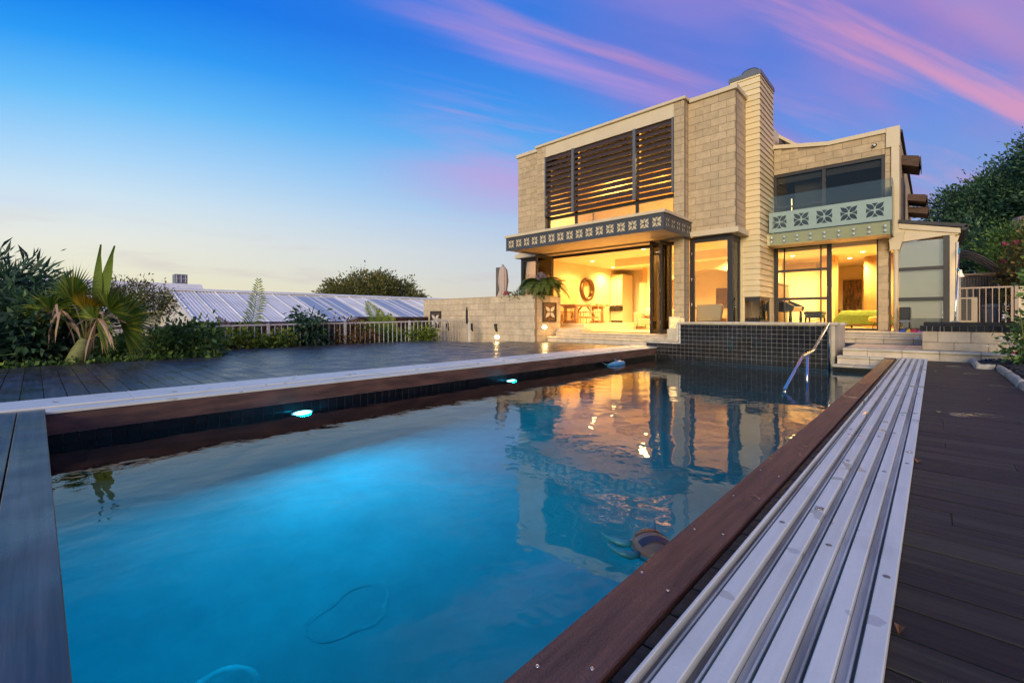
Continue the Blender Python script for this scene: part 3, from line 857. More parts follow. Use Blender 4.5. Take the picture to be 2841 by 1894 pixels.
# --- cream trims
def trim(nm, *a, c=0.006): return part(nm, MB().cbox(*a, c), 'cream', H)
trim('parapet_cap', -11.29, -10.16, 12.22, 12.6, 6.642, 6.76)
trim('parapet_cap', -10.16, -4.86, 11.97, 12.5, 6.652, 6.73)
trim('parapet_cap', -4.855, -3.64, 12.22, 12.62, 6.602, 6.715)
trim('parapet_cap', -3.90, -3.64, 12.622, 13.12, 6.602, 6.715)
trim('beam', -9.743, -5.21, 12.035, 12.35, 6.26, 6.65)
trim('band', -11.33, -10.112, 12.19, 12.6, 2.932, 3.073)
trim('band', -4.825, -3.60, 12.19, 12.55, 2.932, 3.073)
trim('band', -3.95, -3.60, 12.552, 13.12, 2.932, 3.073)
# --- rest of the shell
shell = MB()
shell.box(-11.24, -11.05, 12.48, 20.0, 0.0, 6.6).box(-11.05, -3.2, 19.8, 20.0, 0.0, 6.6)
shell.box(-11.2, -3.75, 12.5, 19.95, 6.35, 6.5)
part('wall', shell, 'paint_in', H)
part('wall', MB().box(-3.72, -3.5, 13.3, 19.8, 2.95, 6.45), 'paint_in', H)
part('floor', MB().box(-11.0, -3.75, 12.36, 19.8, 0.10, 0.285), 'floor_in', H)
fl2 = MB().box(-11.0, -9.0, 13.3, 19.8, 0.287, 0.53).box(-9.0, -8.7, 13.05, 19.8, 0.287, 0.41).box(-11.0, -9.0, 13.05, 13.3, 0.287, 0.41)
part('raised_floor', fl2, 'floor_in', H)
part('ceiling', MB().box(-11.0, -3.75, 12.52, 19.8, 3.0, 3.12), 'ceiling_in', H)
part('soffit', MB().box(-10.1, -4.92, 12.032, 12.52, 2.885, 3.30), 'cream', H)
# --- upper louvred window
fr_ = MB()
for xa, xb in ((-9.743, -9.68), (-8.60, -8.52), (-6.42, -6.34), (-5.27, -5.21)): fr_.box(xa, xb, 12.16, 12.24, 3.42, 6.26)
for xa, xb in ((-9.68, -8.60), (-8.52, -6.42), (-6.34, -5.27)):
    fr_.box(xa, xb, 12.165, 12.235, 4.10, 4.20).box(xa, xb, 12.165, 12.235, 6.20, 6.259)
win = part('window', fr_, 'frame', H)
for xa, xb in ((-9.68, -8.60), (-8.52, -6.42), (-6.34, -5.27)):
    for za, zb in ((3.42, 4.10), (4.20, 6.20)):
        part('pane', MB().box(xa, xb, 12.195, 12.203, za, zb), 'glass', win)
    part('roller_blind', MB().box(xa + 0.03, xb - 0.03, 12.30, 12.306, 5.10, 6.24), 'blind', win)
part('window_sill', MB().box(-9.743, -5.21, 12.05, 12.16, 3.42, 3.45), 'cream', H)
lf = MB()
for xa, xb in ((-9.742, -9.70), (-8.62, -8.53), (-6.43, -6.34), (-5.255, -5.212)): lf.box(xa, xb, 11.99, 12.12, 4.20, 6.258)
lou = part('louvre_frame', lf, 'frame_grey', H)
def blade(L):
    b = MB(); prof = []
    for a in np.linspace(0, 2 * math.pi, 11)[:-1]: prof.append((0.104 * math.cos(a), 0.018 * math.sin(a)))
    th = R(58)
    prof = [(p_ * math.cos(th) - q_ * math.sin(th), p_ * math.sin(th) + q_ * math.cos(th)) for p_, q_ in prof]
    return b.prism(prof, 'x', 0, L).mesh('louvre_blade', 'louvre')
for xa, xb in ((-9.69, -8.63), (-8.52, -6.44), (-6.33, -5.265)):
    bm_ = blade(xb - xa)
    for q in range(12): part('louvre_blade', bm_, None, lou, (xa, 12.06, 4.20 + 0.086 + q * 0.1715))
# --- canopy with flower-cut metal screens
CX0, CX1, CY0, CZ0, CZ1 = -10.18, -4.83, 10.57, 2.935, 3.40
can = part('canopy', MB().box(CX0 + 0.02, CX1, CY0 + 0.006, 12.026, CZ0, 3.335), 'cream', H)
part('canopy_cap', MB().cbox(CX0 - 0.05, CX1 + 0.05, CY0 - 0.05, 12.022, 3.337, 3.415, 0.006), 'cream', can)
part('canopy_cap', MB().box(-4.905, CX1 + 0.05, 12.024, 12.27, 3.337, 3.413), 'cream', can)
part('canopy', MB().box(-4.905, CX1, 12.028, 12.27, CZ0, 3.335), 'cream', can)
n_f = 16; L_ = CX1 - CX0
pit = L_ / (n_f + 0.15)
mid = CX0 + 0.02 + pit * 8.03
holes = [flower(CX0 + 0.06 + pit * (k_ + 0.5) - 0.02, 3.13, 0.255) for k_ in range(n_f)]
for a0_, a1_, hs in ((CX0 - 0.015, mid - 0.003, holes[:8]), (mid + 0.003, CX1 + 0.015, holes[8:])):
    me = stand(cut_panel('screen_panel', a0_, a1_, 2.918, 3.332, [q for h_ in hs for q in h_], 0.012), 'y', CY0 - 0.004)
    me.materials.append(MAT['canopy_metal']); part('screen_panel', me, None, can)
ps = (12.27 - CY0 - 0.06) / 5
hs = [q for k_ in range(5) for q in flower(CY0 + 0.05 + ps * (k_ + 0.5), 3.13, 0.25)]
me = stand(cut_panel('screen_panel', CY0 + 0.004, 12.268, 2.918, 3.332, hs, 0.012), 'x', CX1 + 0.010)
me.materials.append(MAT['canopy_metal']); part('screen_panel', me, None, can)
# --- folding doors
hd = MB().box(-9.743, -5.21, 12.36, 12.44, 2.80, 2.884).box(-9.743, -5.21, 12.36, 12.44, 0.289, 0.31).box(-9.743, -9.69, 12.37, 12.43, 0.31, 2.80).box(-5.26, -5.212, 12.37, 12.43, 0.31, 2.80)
dfr = part('door_frame', hd, 'frame', H)
def leaf(x, ya, yb):
    b = MB()
    for q0, q1 in ((ya, ya + 0.07), (yb - 0.06, yb)): b.box(x - 0.028, x + 0.028, q0, q1, 0.31, 2.865)
    b.box(x - 0.027, x + 0.027, ya + 0.07, yb - 0.06, 0.31, 0.42).box(x - 0.027, x + 0.027, ya + 0.07, yb - 0.06, 2.77, 2.865)
    d = part('folding_door', b, 'frame', H)
    part('pane', MB().box(x - 0.004, x + 0.004, ya + 0.07, yb - 0.06, 0.42, 2.77), 'glass', d)
    for zz in (0.62, 1.5, 2.55): part('hinge', MB().tube([(x, ya - 0.008, zz - 0.05), (x, ya - 0.008, zz + 0.05)], 0.013, 8), 'frame_grey', d)
leaf(-5.70, 11.66, 12.355); leaf(-5.42, 11.66, 12.355); leaf(-9.70, 11.50, 12.355)
# --- ground-floor corner windows
cw = MB()
cw.box(-4.912, -4.79, 12.40, 12.47, 0.29, 2.93).box(-3.93, -3.81, 12.40, 12.52, 0.29, 2.93).box(-4.79, -3.93, 12.405, 12.465, 2.79, 2.93).box(-4.79, -3.93, 12.405, 12.465, 0.29, 0.42)
cw.box(-3.875, -3.815, 13.02, 13.145, 0.29, 2.93).box(-3.87, -3.82, 12.52, 13.02, 2.80, 2.93).box(-3.87, -3.82, 12.52, 13.02, 0.29, 0.42)
w_ = part('window', cw, 'frame', H)
part('pane', MB().box(-4.79, -3.93, 12.43, 12.438, 0.42, 2.79), 'glass', w_)
part('pane', MB().box(-3.848, -3.84, 12.52, 13.02, 0.42, 2.80), 'glass', w_)
for zz in (2.45, 1.75, 1.05): part('hinge', MB().tube([(-4.85, 12.39, zz), (-4.85, 12.39, zz + 0.11)], 0.012), 'steel', w_)
part('reveal', MB().box(-4.09, -3.76, 13.10, 13.148, 0.29, 2.93), 'weatherboard', H)
cw = MB()
cw.box(-11.2, -11.08, 12.40, 12.47, 0.29, 2.93).box(-11.08, -10.112, 12.405, 12.465, 2.80, 2.93).box(-11.08, -10.112, 12.405, 12.465, 0.29, 0.40)
w_ = part('window', cw, 'frame', H)
part('pane', MB().box(-11.08, -10.112, 12.43, 12.438, 0.40, 2.80), 'glass', w_)
# --- chimney: overlapping boards round two faces
chim = part('chimney', MB().box(-4.09, -3.365, YCH + 0.02, 14.50, 1.30, 7.19), 'cream', H)
def lboard(x0, x1, y0, y1, h, lap=0.034):
    b = MB()
    t0, t1 = 0.006, lap
    # bottom proud, top tucked in
    ring = [(x0, 0), (x1, 0)]
    vs = [(x0, y0 - t1, 0), (x1 + t1, y0 - t1, 0), (x1 + t1, y1, 0), (x0, y0 - t0, h), (x1 + t0, y0 - t0, h), (x1 + t0, y1, h),
          (x0, y0 + 0.015, 0), (x1 - 0.015, y0 + 0.015, 0), (x1 - 0.015, y1, 0), (x0, y0 + 0.015, h), (x1 - 0.015, y0 + 0.015, h), (x1 - 0.015, y1, h)]
    fs = [(0, 1, 4, 3), (1, 2, 5, 4), (0, 6, 7, 1), (1, 7, 8, 2), (3, 4, 10, 9), (4, 5, 11, 10), (6, 9, 10, 7), (7, 10, 11, 8), (0, 3, 9, 6), (2, 8, 11, 5)]
    return b.add(vs, fs).mesh('weatherboard', 'weatherboard')
lb = lboard(-4.09, -3.365, YCH, 14.50, 0.151)
z = 1.31
while z < 7.15:
    part('weatherboard', lb, None, chim, (0, 0, z)); z += 0.1497
part('chimney_cap', MB().box(-4.12, -3.32, YCH - 0.04, 14.52, 7.20, 7.315), 'frame_grey', chim)
cowl = MB()
for q in range(12):
    a0_, a1_ = math.pi * q / 12, math.pi * (q + 1) / 12
    f = lambda a: (-3.60 + 0.22 * math.cos(a), 7.316 + 0.13 * math.sin(a))
    p0, p1 = f(a0_), f(a1_)
    cowl.add([(p0[0], YCH + 0.02, p0[1]), (p1[0], YCH + 0.02, p1[1]), (p1[0], 14.4, p1[1]), (p0[0], 14.4, p0[1])], [(0, 1, 2, 3)], True)
cowl.prism([(-3.60 + 0.21 * math.cos(a), 7.316 + 0.12 * math.sin(a)) for a in np.linspace(0, math.pi, 13)], 'y', YCH + 0.03, YCH + 0.04)
part('cowl', cowl, 'frame_grey', chim)
part('corner_trim', MB().box(-3.765, -3.72, YCH - 0.012, YCH + 0.02, 0.42, 2.93), 'weatherboard', chim)
# --- glazed fireplace box under the chimney
fb = MB()
fb.box(-3.80, -3.345, 13.14, 13.19, 1.20, 1.295).box(-3.80, -3.345, 13.14, 13.19, 0.62, 0.69).box(-3.80, -3.75, 13.14, 13.19, 0.69, 1.20)
fb.box(-3.395, -3.345, 13.19, 14.10, 1.20, 1.295).box(-3.395, -3.345, 13.19, 14.10, 0.62, 0.69).box(-3.395, -3.345, 14.04, 14.10, 0.69, 1.20)
fbo = part('fireplace_window', fb, 'frame', H)
part('pane', MB().box(-3.75, -3.37, 13.16, 13.167, 0.69, 1.20), 'glass', fbo)
part('pane', MB().box(-3.375, -3.368, 13.19, 14.04, 0.69, 1.20), 'glass', fbo)
part('fireplace_base', MB().box(-3.80, -3.35, 13.145, 14.10, 0.40, 0.618), 'cream', H)
part('fireplace_back', MB().box(-3.82, -3.805, 13.2, 14.1, 0.62, 1.29).box(-3.80, -3.40, 14.105, 14.13, 0.62, 1.29), 'suede', fbo)
coal = MB()
for q in range(26):
    a = random.random()
    cx_c, cy_c = -3.72 + 0.28 * random.random(), 13.25 + 0.7 * random.random()
    s_ = 0.03 + 0.03 * random.random()
    coal.lathe([(s_ * .5, 0.69), (s_, 0.69 + s_ * .5), (s_ * .8, 0.69 + s_), (s_ * .2, 0.69 + s_ * 1.2)], cx_c, cy_c, 6)
tag(part('coals', coal, 'brown_leather', fbo), kind='stuff')
lb2 = MB().box(0, 0.02, 0, 0.37, 0, 0.147).mesh('weatherboard', 'weatherboard')
for q in range(6): part('weatherboard', lb2, None, chim, (-3.372, 14.132, 0.42 + q * 0.148))

# --- right wing
roof_top = [(-3.345, 5.57), (-2.05, 5.34), (-0.86, 5.34)]
block_wall(H, 'y', YR, -3.345, -0.74, 2.99, 5.57, holes=((-3.345, -0.884, 2.99, 4.822),), top=roof_top + [(-0.74, 5.34)], phase=1)
block_wall(H, 'y', YR, -1.017, -0.80, 0.42, 2.83, phase=0)
def slope(nm, pts, y0, y1, mat='cream'): return part(nm, MB().prism(pts, 'y', y0, y1), mat, H)
slope('roof_fascia', [(-3.345, 5.572), (-2.05, 5.342), (-0.865, 5.342), (-0.865, 5.445), (-2.05, 5.445), (-3.345, 5.68)], YR - 0.05, YR + 0.2)
trim('roof_corner', -0.863, -0.60, YR - 0.055, YR + 0.25, 4.96, 5.452)
slope('corner_board', [(-0.738, 2.80), (-0.61, 2.80), (-0.61, 4.958), (-0.76, 4.958), (-0.76, 4.05), (-0.738, 3.75)], YR - 0.06, YR + 0.02)
block_wall(H, 'x', -0.61, YR + 0.09, 22.5, 2.9, 5.30, mat='block', depth=0.15, bl=0.8, ch=0.4)
part('roof', MB().prism([(-3.5, 5.6), (-2.05, 5.36), (-0.56, 5.36), (-0.56, 5.42), (-2.05, 5.42), (-3.5, 5.66)], 'y', YR + 0.22, 22.6), 'roof_dark', H)
# upper window behind the balcony
uw = MB()
uw.box(-3.34, -3.28, YR + 0.04, YR + 0.11, 3.0, 4.82).box(-2.19, -2.12, YR + 0.04, YR + 0.11, 3.0, 4.75).box(-0.95, -0.886, YR + 0.03, YR + 0.11, 3.0, 4.82).box(-3.28, -0.95, YR + 0.03, YR + 0.11, 4.745, 4.82)
uw.box(-3.28, -2.19, YR + 0.05, YR + 0.10, 3.86, 3.90)
w_ = part('window', uw, 'frame', H)
part('pane', MB().box(-3.28, -2.19, YR + 0.07, YR + 0.078, 3.0, 4.745), 'glass_grey', w_)
part('pane', MB().box(-2.12, -0.95, YR + 0.07, YR + 0.078, 3.0, 4.745), 'glass_grey', w_)
for xa, xb in ((-3.27, -2.2), (-2.11, -0.96)):
    part('roller_blind', MB().box(xa, xb, YR + 0.13, YR + 0.16, 4.60, 4.74).box(xa, xb, YR + 0.125, YR + 0.165, 4.575, 4.598), 'blind', w_)
part('bedroom_lamp', MB().tube([(-3.05, 15.3, 3.6), (-3.05, 15.3, 4.25)], 0.012), 'wall_light_glow', w_)
rm = MB().box(-3.7, -0.62, 18.0, 18.1, 3.0, 5.3).box(-3.7, -0.62, 14.72, 18.0, 2.88, 2.98)
part('bedroom_shell', rm, 'grey_plastic', H)
part('bedroom_curtain', MB().box(-2.9, -2.2, 14.95, 14.98, 3.0, 4.7), 'blind', w_)
# balcony
part('balcony', MB().box(-3.34, -0.745, 13.79, YR - 0.002, 2.72, 2.985).box(-3.34, -0.745, 13.785, 13.80, 2.93, 3.03), 'cream', H)
part('door_head', MB().box(-3.34, -0.80, 14.40, YR + 0.15, 2.835, 2.99), 'cream', H)
gy_ = 13.72
bal = part('glass_panel', MB().box(-3.27, -0.705, gy_ - 0.007, gy_ + 0.007, 2.71, 4.02), 'glass_green', H)
hs = [q for k_ in range(5) for q in flower(-3.02 + 0.5 * k_, 3.315, 0.36)]
me = stand(cut_panel('frosted_film', -3.268, -0.707, 3.045, 3.585, hs, 0.002), 'y', gy_ - 0.0105)
me.materials.append(MAT['frost']); part('frosted_film', me, None, bal)
part('glass_panel', MB().box(-0.712, -0.70, gy_ + 0.01, YR - 0.07, 2.71, 4.02), 'glass_green', H)
so = MB().tube([(0, -0.02, 0), (0, 0.075, 0)], 0.026, 12).mesh('standoff', 'steel')
for q in range(9):
    for zz in (2.91, 2.80): part('standoff', so, None, bal, (-3.20 + q * 0.297, gy_, zz))
# sliding door
sd_ = MB()
sd_.box(-3.34, -3.28, YR + 0.02, YR + 0.14, 0.42, 2.83).box(-3.28, -1.02, YR + 0.02, YR + 0.14, 2.775, 2.83).box(-1.045, -1.018, YR + 0.02, YR + 0.14, 0.47, 2.775).box(-3.28, -1.02, YR + 0.02, YR + 0.14, 0.42, 0.47)
dfr2 = part('door_frame', sd_, 'frame', H)
ds = MB()
for xa, xb in ((-3.28, -3.24), (-3.10, -3.07), (-2.09, -1.98)): ds.box(xa, xb, YR + 0.04, YR + 0.08, 0.47, 2.775)
ds.box(-2.235, -2.205, YR + 0.03, YR + 0.075, 0.47, 2.775)
for za, zb in ((2.70, 2.775), (2.03, 2.10), (1.24, 1.31)): ds.box(-3.24, -3.10, YR + 0.045, YR + 0.075, za, zb).box(-3.07, -2.235, YR + 0.045, YR + 0.075, za, zb).box(-2.205, -2.09, YR + 0.045, YR + 0.075, za, zb)
sl = part('sliding_door', ds, 'frame', H)
part('pane', MB().box(-3.25, -2.08, YR + 0.056, YR + 0.062, 0.47, 2.74), 'glass', sl)
part('door_pull', MB().tube([(-2.06, YR + 0.03, 1.35), (-2.06, YR - 0.01, 1.38), (-2.06, YR - 0.01, 1.56), (-2.06, YR + 0.03, 1.59)], 0.012), 'frame_grey', sl)
part('roller_blind', MB().box(-3.25, -1.05, YR + 0.17, YR + 0.20, 2.62, 2.77), 'blind', dfr2)
# garden-room interior shell
gi = MB()
gi.box(-4.45, -4.35, YR + 0.1, 22.4, 0.3, 2.9).box(-4.35, -0.62, 22.3, 22.4, 0.3, 2.9).box(-0.76, -0.62, 17.2, 22.3, 0.3, 2.9)
gi.box(-4.35, -3.36, YR + 0.12, YR + 0.25, 0.42, 2.9)
part('wall', gi, 'paint_in', H)
part('ceiling', MB().box(-4.35, -0.62, YR + 0.16, 22.3, 2.80, 2.86), 'ceiling_in', H)
part('floor', MB().box(-4.35, 0.3, YR + 0.14, 22.3, 0.2, 0.418), 'floor_in', H)
part('curved_wall', MB().lathe([(0.95, 0.42), (0.95, 2.79)], -0.80, 19.6, 40), 'suede', H)
part('curved_wall', MB().box(-2.75, -2.35, 17.9, 18.6, 0.42, 2.79), 'suede', H)
part('wall', MB().box(-4.3, -2.77, 18.3, 18.4, 0.42, 2.45), 'paint_in', H)
# rainwater head and pipe
rh = MB()
rh.add([(-0.80, 14.30, 2.82), (-0.50, 14.30, 2.82), (-0.50, 14.46, 2.82), (-0.80, 14.46, 2.82), (-0.78, 14.34, 2.40), (-0.60, 14.34, 2.40), (-0.60, 14.46, 2.40), (-0.78, 14.46, 2.40)],
       [(0, 3, 2, 1), (4, 5, 6, 7), (0, 1, 5, 4), (1, 2, 6, 5), (2, 3, 7, 6), (3, 0, 4, 7)])
part('rainwater_head', rh, 'cream', H)
part('downpipe', MB().tube([(-0.67, 14.40, 2.41), (-0.67, 14.40, 0.42)], 0.05, 14), 'cream', H)
part('cable_pipe', MB().tube([(-0.775, 14.46, 2.39), (-0.775, 14.46, 0.42)], 0.014, 8), 'frame_grey', H)
# sunroom
slope('sunroom_lintel', [(-0.64, 2.60), (-0.64, 3.05), (0.42, 2.78), (0.42, 2.66), (0.20, 2.665), (-0.50, 2.60)], YR - 0.03, YR + 0.12)
slope('sunroom_fascia', [(-0.62, 2.925), (-0.62, 3.05), (0.45, 2.79), (0.45, 2.68)], YR - 0.07, YR - 0.032)
slope('sunroom_roof', [(-0.62, 3.055), (-0.62, 3.14), (0.56, 2.87), (0.56, 2.795)], YR - 0.10, 17.4, 'roof_dark')
slope('sunroom_gutter', [(0.46, 2.74), (0.54, 2.74), (0.60, 2.84), (0.565, 2.86), (0.46, 2.79)], YR - 0.10, 17.4, 'roof_dark')
sf = MB()
sf.box(0.165, 0.272, YR, YR + 0.12, 0.47, 2.66)
for za, zb in ((1.89, 1.97), (1.15, 1.24), (0.42, 0.49)): sf.box(-0.64, 0.165, YR + 0.02, YR + 0.10, za, zb)
w_ = part('window', sf, 'frame', H)
for za, zb in ((0.49, 1.15), (1.24, 1.89), (1.97, 2.60)):
    part('pane', MB().box(-0.64, 0.165, YR + 0.05, YR + 0.056, za, zb), 'glass_blind', w_)
part('roller_blind', MB().box(-0.62, 0.15, YR + 0.14, YR + 0.146, 0.5, 2.6), 'blind_rail', w_)
part('corner_post', MB().box(0.274, 0.365, YR - 0.01, YR + 0.12, 0.42, 2.67), 'cream', H)
part('wall', MB().box(0.27, 0.36, YR + 0.13, 17.3, 0.42, 2.70), 'cream', H)
slope('eave_bracket', [(0.275, 2.55), (0.30, 2.66), (0.44, 2.66), (0.37, 2.40), (0.275, 2.40)], YR + 0.125, YR + 0.3)
part('waste_pipe', MB().tube([(0.40, 14.62, 0.42), (0.40, 14.62, 2.5)], 0.025, 8), 'white_plastic', H)
# timber window hoods on the far side
def hood(x1, y0, y1, z0, z1):
    b = MB().prism([(-0.60, z1 + 0.06), (x1, z1 - 0.03), (x1 + 0.03, z1 - 0.08), (x1, z0), (-0.60, z0 + 0.12)], 'y', y0, y1)
    h = part('window_hood', b, 'timber_hood', H)
    n = 6
    for q in range(n):
        ya = y0 + (y1 - y0) * q / n
        part('slat', MB().box(x1 + 0.031, x1 + 0.045, ya + 0.004, ya + (y1 - y0) / n - 0.004, z0 + 0.02, z1 - 0.05), 'timber_hood', h)
hood(-0.28, 15.5, 16.5, 4.62, 4.93); hood(-0.18, 19.2, 20.2, 4.40, 4.66); hood(-0.14, 19.6, 20.6, 4.08, 4.32)
part('side_window', MB().box(-0.605, -0.57, 15.4, 16.6, 3.0, 4.4), 'frame', H)
# roof light behind the chimney
rl = part('roof_light', MB().prism([(-3.36, 5.70), (-2.86, 5.64), (-3.36, 6.10)], 'y', 15.2, 15.22), 'glass_grey', H)
part('roof_light_cap', MB().prism([(-3.36, 6.10), (-2.84, 5.66), (-2.80, 5.72), (-3.36, 6.20)], 'y', 15.15, 16.0), 'cream', rl)
part('roof_upstand', MB().box(-3.36, -2.8, 15.225, 16.0, 5.5, 5.69), 'cream', H)

# ================================================================== INTERIOR THINGS
WARM = (1.0, 0.59, 0.17)
def downlight(x, y, z, e, lab, r=0.06):
    t_ = thing('downlight', lab, 'downlight', (x, y, z), 'ceiling downlights')
    part('trim_ring', MB().lathe([(r, z - 0.006), (r + 0.03, z - 0.008), (r + 0.03, z - 0.001), (r, z - 0.001)], x, y, 20), 'white_plastic', t_)
    part('lens', MB().lathe([(0.001, z - 0.012), (r, z - 0.010), (r, z - 0.002), (0.001, z - 0.002)], x, y, 20), 'downlight_glow', t_)
    light('SPOT', 'downlight_lamp', (x, y, z - 0.04), e * 6.4, WARM, t_, shadow_soft_size=0.08, aim=(0, 0, -1), spot_size=R(160), spot_blend=0.7)
downlight(-9.9, 15.2, 2.998, 46, 'small round ceiling downlight above the dining table')
downlight(-10.45, 17.7, 2.998, 34, 'small round ceiling downlight over the lit wall cabinet')
downlight(-7.9, 16.6, 2.998, 60, 'small round ceiling downlight above the pale sofa')
downlight(-6.9, 13.6, 2.998, 54, 'small round ceiling downlight just inside the folding doors')
downlight(-5.3, 17.6, 2.998, 60, 'small round ceiling downlight over the kitchen bench')
downlight(-4.5, 14.6, 2.998, 34, 'small round ceiling downlight behind the corner window')
downlight(-2.3, 16.6, 2.798, 48, 'small round ceiling downlight nearest the sliding door')
downlight(-2.1, 19.2, 2.798, 34, 'small round ceiling downlight between the curved walls')
downlight(-1.6, 17.6, 2.798, 40, 'small round ceiling downlight shining on the curved plaster wall')
downlight(-3.4, 17.2, 2.798, 34, 'small round ceiling downlight above the piano')
downlight(-8.9, 14.5, 6.348, 95, 'upstairs ceiling downlight behind the left louvres')
downlight(-6.2, 14.5, 6.348, 120, 'upstairs ceiling downlight behind the right louvres')
part('wall', MB().box(-11.0, -3.8, 17.0, 17.1, 3.13, 6.34), 'paint_in', H)
part('bulkhead', MB().box(-11.0, -6.9, 15.2, 17.0, 5.45, 6.34), 'suede', H)

# rooms: panels and openings that read through the folding doors
part('wall_panel', MB().box(-11.04, -10.98, 12.6, 15.75, 0.54, 2.36), 'paint_tan', H)
part('bulkhead', MB().box(-9.0, -3.8, 15.4, 16.0, 2.72, 2.998), 'ceiling_in', H)
part('bulkhead', MB().box(-9.6, -8.4, 18.9, 19.78, 2.3, 2.998), 'paint_tan', H)
part('wall', MB().box(-9.62, -8.95, 18.6, 19.78, 0.54, 2.3), 'paint_in', H)
arch = [(-8.3, 0.29), (-8.3, 2.1)] + [(-8.3 + 3.6 * f, 2.1 + 0.55 * math.sin(math.pi * f)) for f in np.linspace(0.06, 0.94, 12)] + [(-4.7, 2.1), (-4.7, 0.29)]
outer = [(-3.9, 0.29), (-3.9, 2.99), (-8.9, 2.99), (-8.9, 0.29)]
part('archway', MB().prism(arch + outer, 'y', 17.9, 18.1), 'paint_in', H)

def wood_chair(x, y, rz, lab):
    c = thing('dining_chair', lab, 'chair', (0, 0, 0), 'pale wood dining chairs')
    for sx_ in (-1, 1):
        part('leg', MB().tube([(sx_ * 0.21, -0.20, 0), (sx_ * 0.19, -0.18, 0.44)], [0.014, 0.02], 8), 'pale_oak', c)
        part('leg', MB().tube([(sx_ * 0.22, 0.24, 0), (sx_ * 0.20, 0.18, 0.44), (sx_ * 0.22, 0.22, 0.76)], [0.014, 0.02, 0.014], 8), 'pale_oak', c)
    part('seat', MB().cbox(-0.23, 0.23, -0.22, 0.20, 0.43, 0.465, 0.012), 'pale_oak', c)
    part('backrest', MB().tube([(-0.26, 0.02, 0.70), (-0.24, 0.17, 0.74), (-0.12, 0.24, 0.76), (0.12, 0.24, 0.76), (0.24, 0.17, 0.74), (0.26, 0.02, 0.70)], 0.024, 8), 'pale_oak', c)
    c.location = (x, y, 0.532); c.rotation_euler.z = rz
    WL[c.name] = (0, 0, 0)
wood_chair(-9.62, 14.65, R(-95), 'pale wood dining chair nearest the doors on the right of the table')
wood_chair(-9.62, 15.45, R(-88), 'pale wood dining chair further along the right of the table')
wood_chair(-10.72, 14.55, R(92), 'pale wood dining chair nearest the doors on the wall side of the table')
wood_chair(-10.72, 15.5, R(90), 'pale wood dining chair further back on the wall side of the table')
tbl = thing('dining_table', 'heavy oak trestle dining table on the raised floor', 'table', (-10.2, 15.1, 0.53))
part('tabletop', MB().cbox(-10.55, -9.85, 13.95, 16.3, 1.20, 1.262, 0.008), 'oak', tbl)
for yy in (14.15, 16.05):
    part('trestle', MB().box(-10.48, -10.40, yy - 0.05, yy + 0.05, 0.62, 1.13).box(-10.0, -9.92, yy - 0.05, yy + 0.05, 0.62, 1.13)
         .prism([(-10.52, 0.532), (-9.88, 0.532), (-9.88, 0.60), (-9.95, 0.64), (-10.45, 0.64), (-10.52, 0.60)], 'y', yy - 0.06, yy + 0.06)
         .prism([(-10.45, 1.10), (-9.95, 1.10), (-9.88, 1.15), (-9.88, 1.198), (-10.52, 1.198), (-10.52, 1.15)], 'y', yy - 0.06, yy + 0.06), 'oak', tbl)
part('stretcher', MB().box(-10.24, -10.16, 14.2, 16.0, 0.72, 0.80), 'oak', tbl)
part('brace', MB().tube([(-10.2, 14.25, 0.74), (-10.2, 14.9, 1.19)], 0.035, 6).tube([(-10.2, 15.95, 0.74), (-10.2, 15.3, 1.19)], 0.035, 6), 'oak', tbl)

mir = thing('round_mirror', 'round mirror with deep bronze rim on the dining room wall', 'mirror', (-11.03, 16.45, 1.95))
prof = [(-10.98, 0.55, 0.0)]
mrim = MB()
n_ = 36
ringp = [(0.50, -11.04), (0.50, -10.90), (0.42, -10.88), (0.36, -11.0)]
vs = []
for rr, xx in ringp:
    for k_ in range(n_):
        a = 2 * math.pi * k_ / n_
        vs.append((xx, 16.45 + rr * math.cos(a), 1.98 + rr * math.sin(a)))
fs = [(i * n_ + k_, i * n_ + (k_ + 1) % n_, (i + 1) * n_ + (k_ + 1) % n_, (i + 1) * n_ + k_) for i in range(3) for k_ in range(n_)]
part('rim', mrim.add(vs, fs, True), 'bronze', mir)
part('mirror_glass', MB().prism([(16.45 + 0.37 * math.cos(a), 1.98 + 0.37 * math.sin(a)) for a in np.linspace(0, 2 * math.pi, 36)[:-1]], 'x', -11.03, -11.01), 'mirror', mir)

cab = thing('wall_cabinet', 'tall pale cabinet with a dark shelf under a spotlight', 'cabinet', (-10.75, 18.9, 0.53))
part('doors', MB().box(-11.02, -10.74, 18.5, 18.56, 1.35, 2.6).box(-10.735, -10.45, 18.5, 18.56, 1.35, 2.6), 'paint_in', cab)
part('carcass', MB().box(-11.03, -10.45, 18.57, 19.5, 0.532, 2.75), 'paint_in', cab)
part('shelf', MB().box(-11.02, -10.44, 18.30, 18.565, 1.06, 1.27), 'dark_screen', cab)
part('base_doors', MB().box(-11.02, -10.44, 18.48, 18.565, 0.62, 1.05), 'paint_in', cab)
part('kickboard', MB().box(-11.02, -10.46, 18.52, 18.566, 0.533, 0.61), 'black', cab)
jr = thing('serving_tray', 'small group of pale bowls on the cabinet shelf', 'bowls', (-10.75, 18.4, 1.272))
for q in range(3):
    part('bowl', MB().lathe([(0.04, 1.272), (0.085, 1.30), (0.09, 1.37), (0.05, 1.375)], -10.93 + q * 0.2, 18.42, 14), ('white_plastic', 'ivory', 'umbrella_cloth')[q], jr)

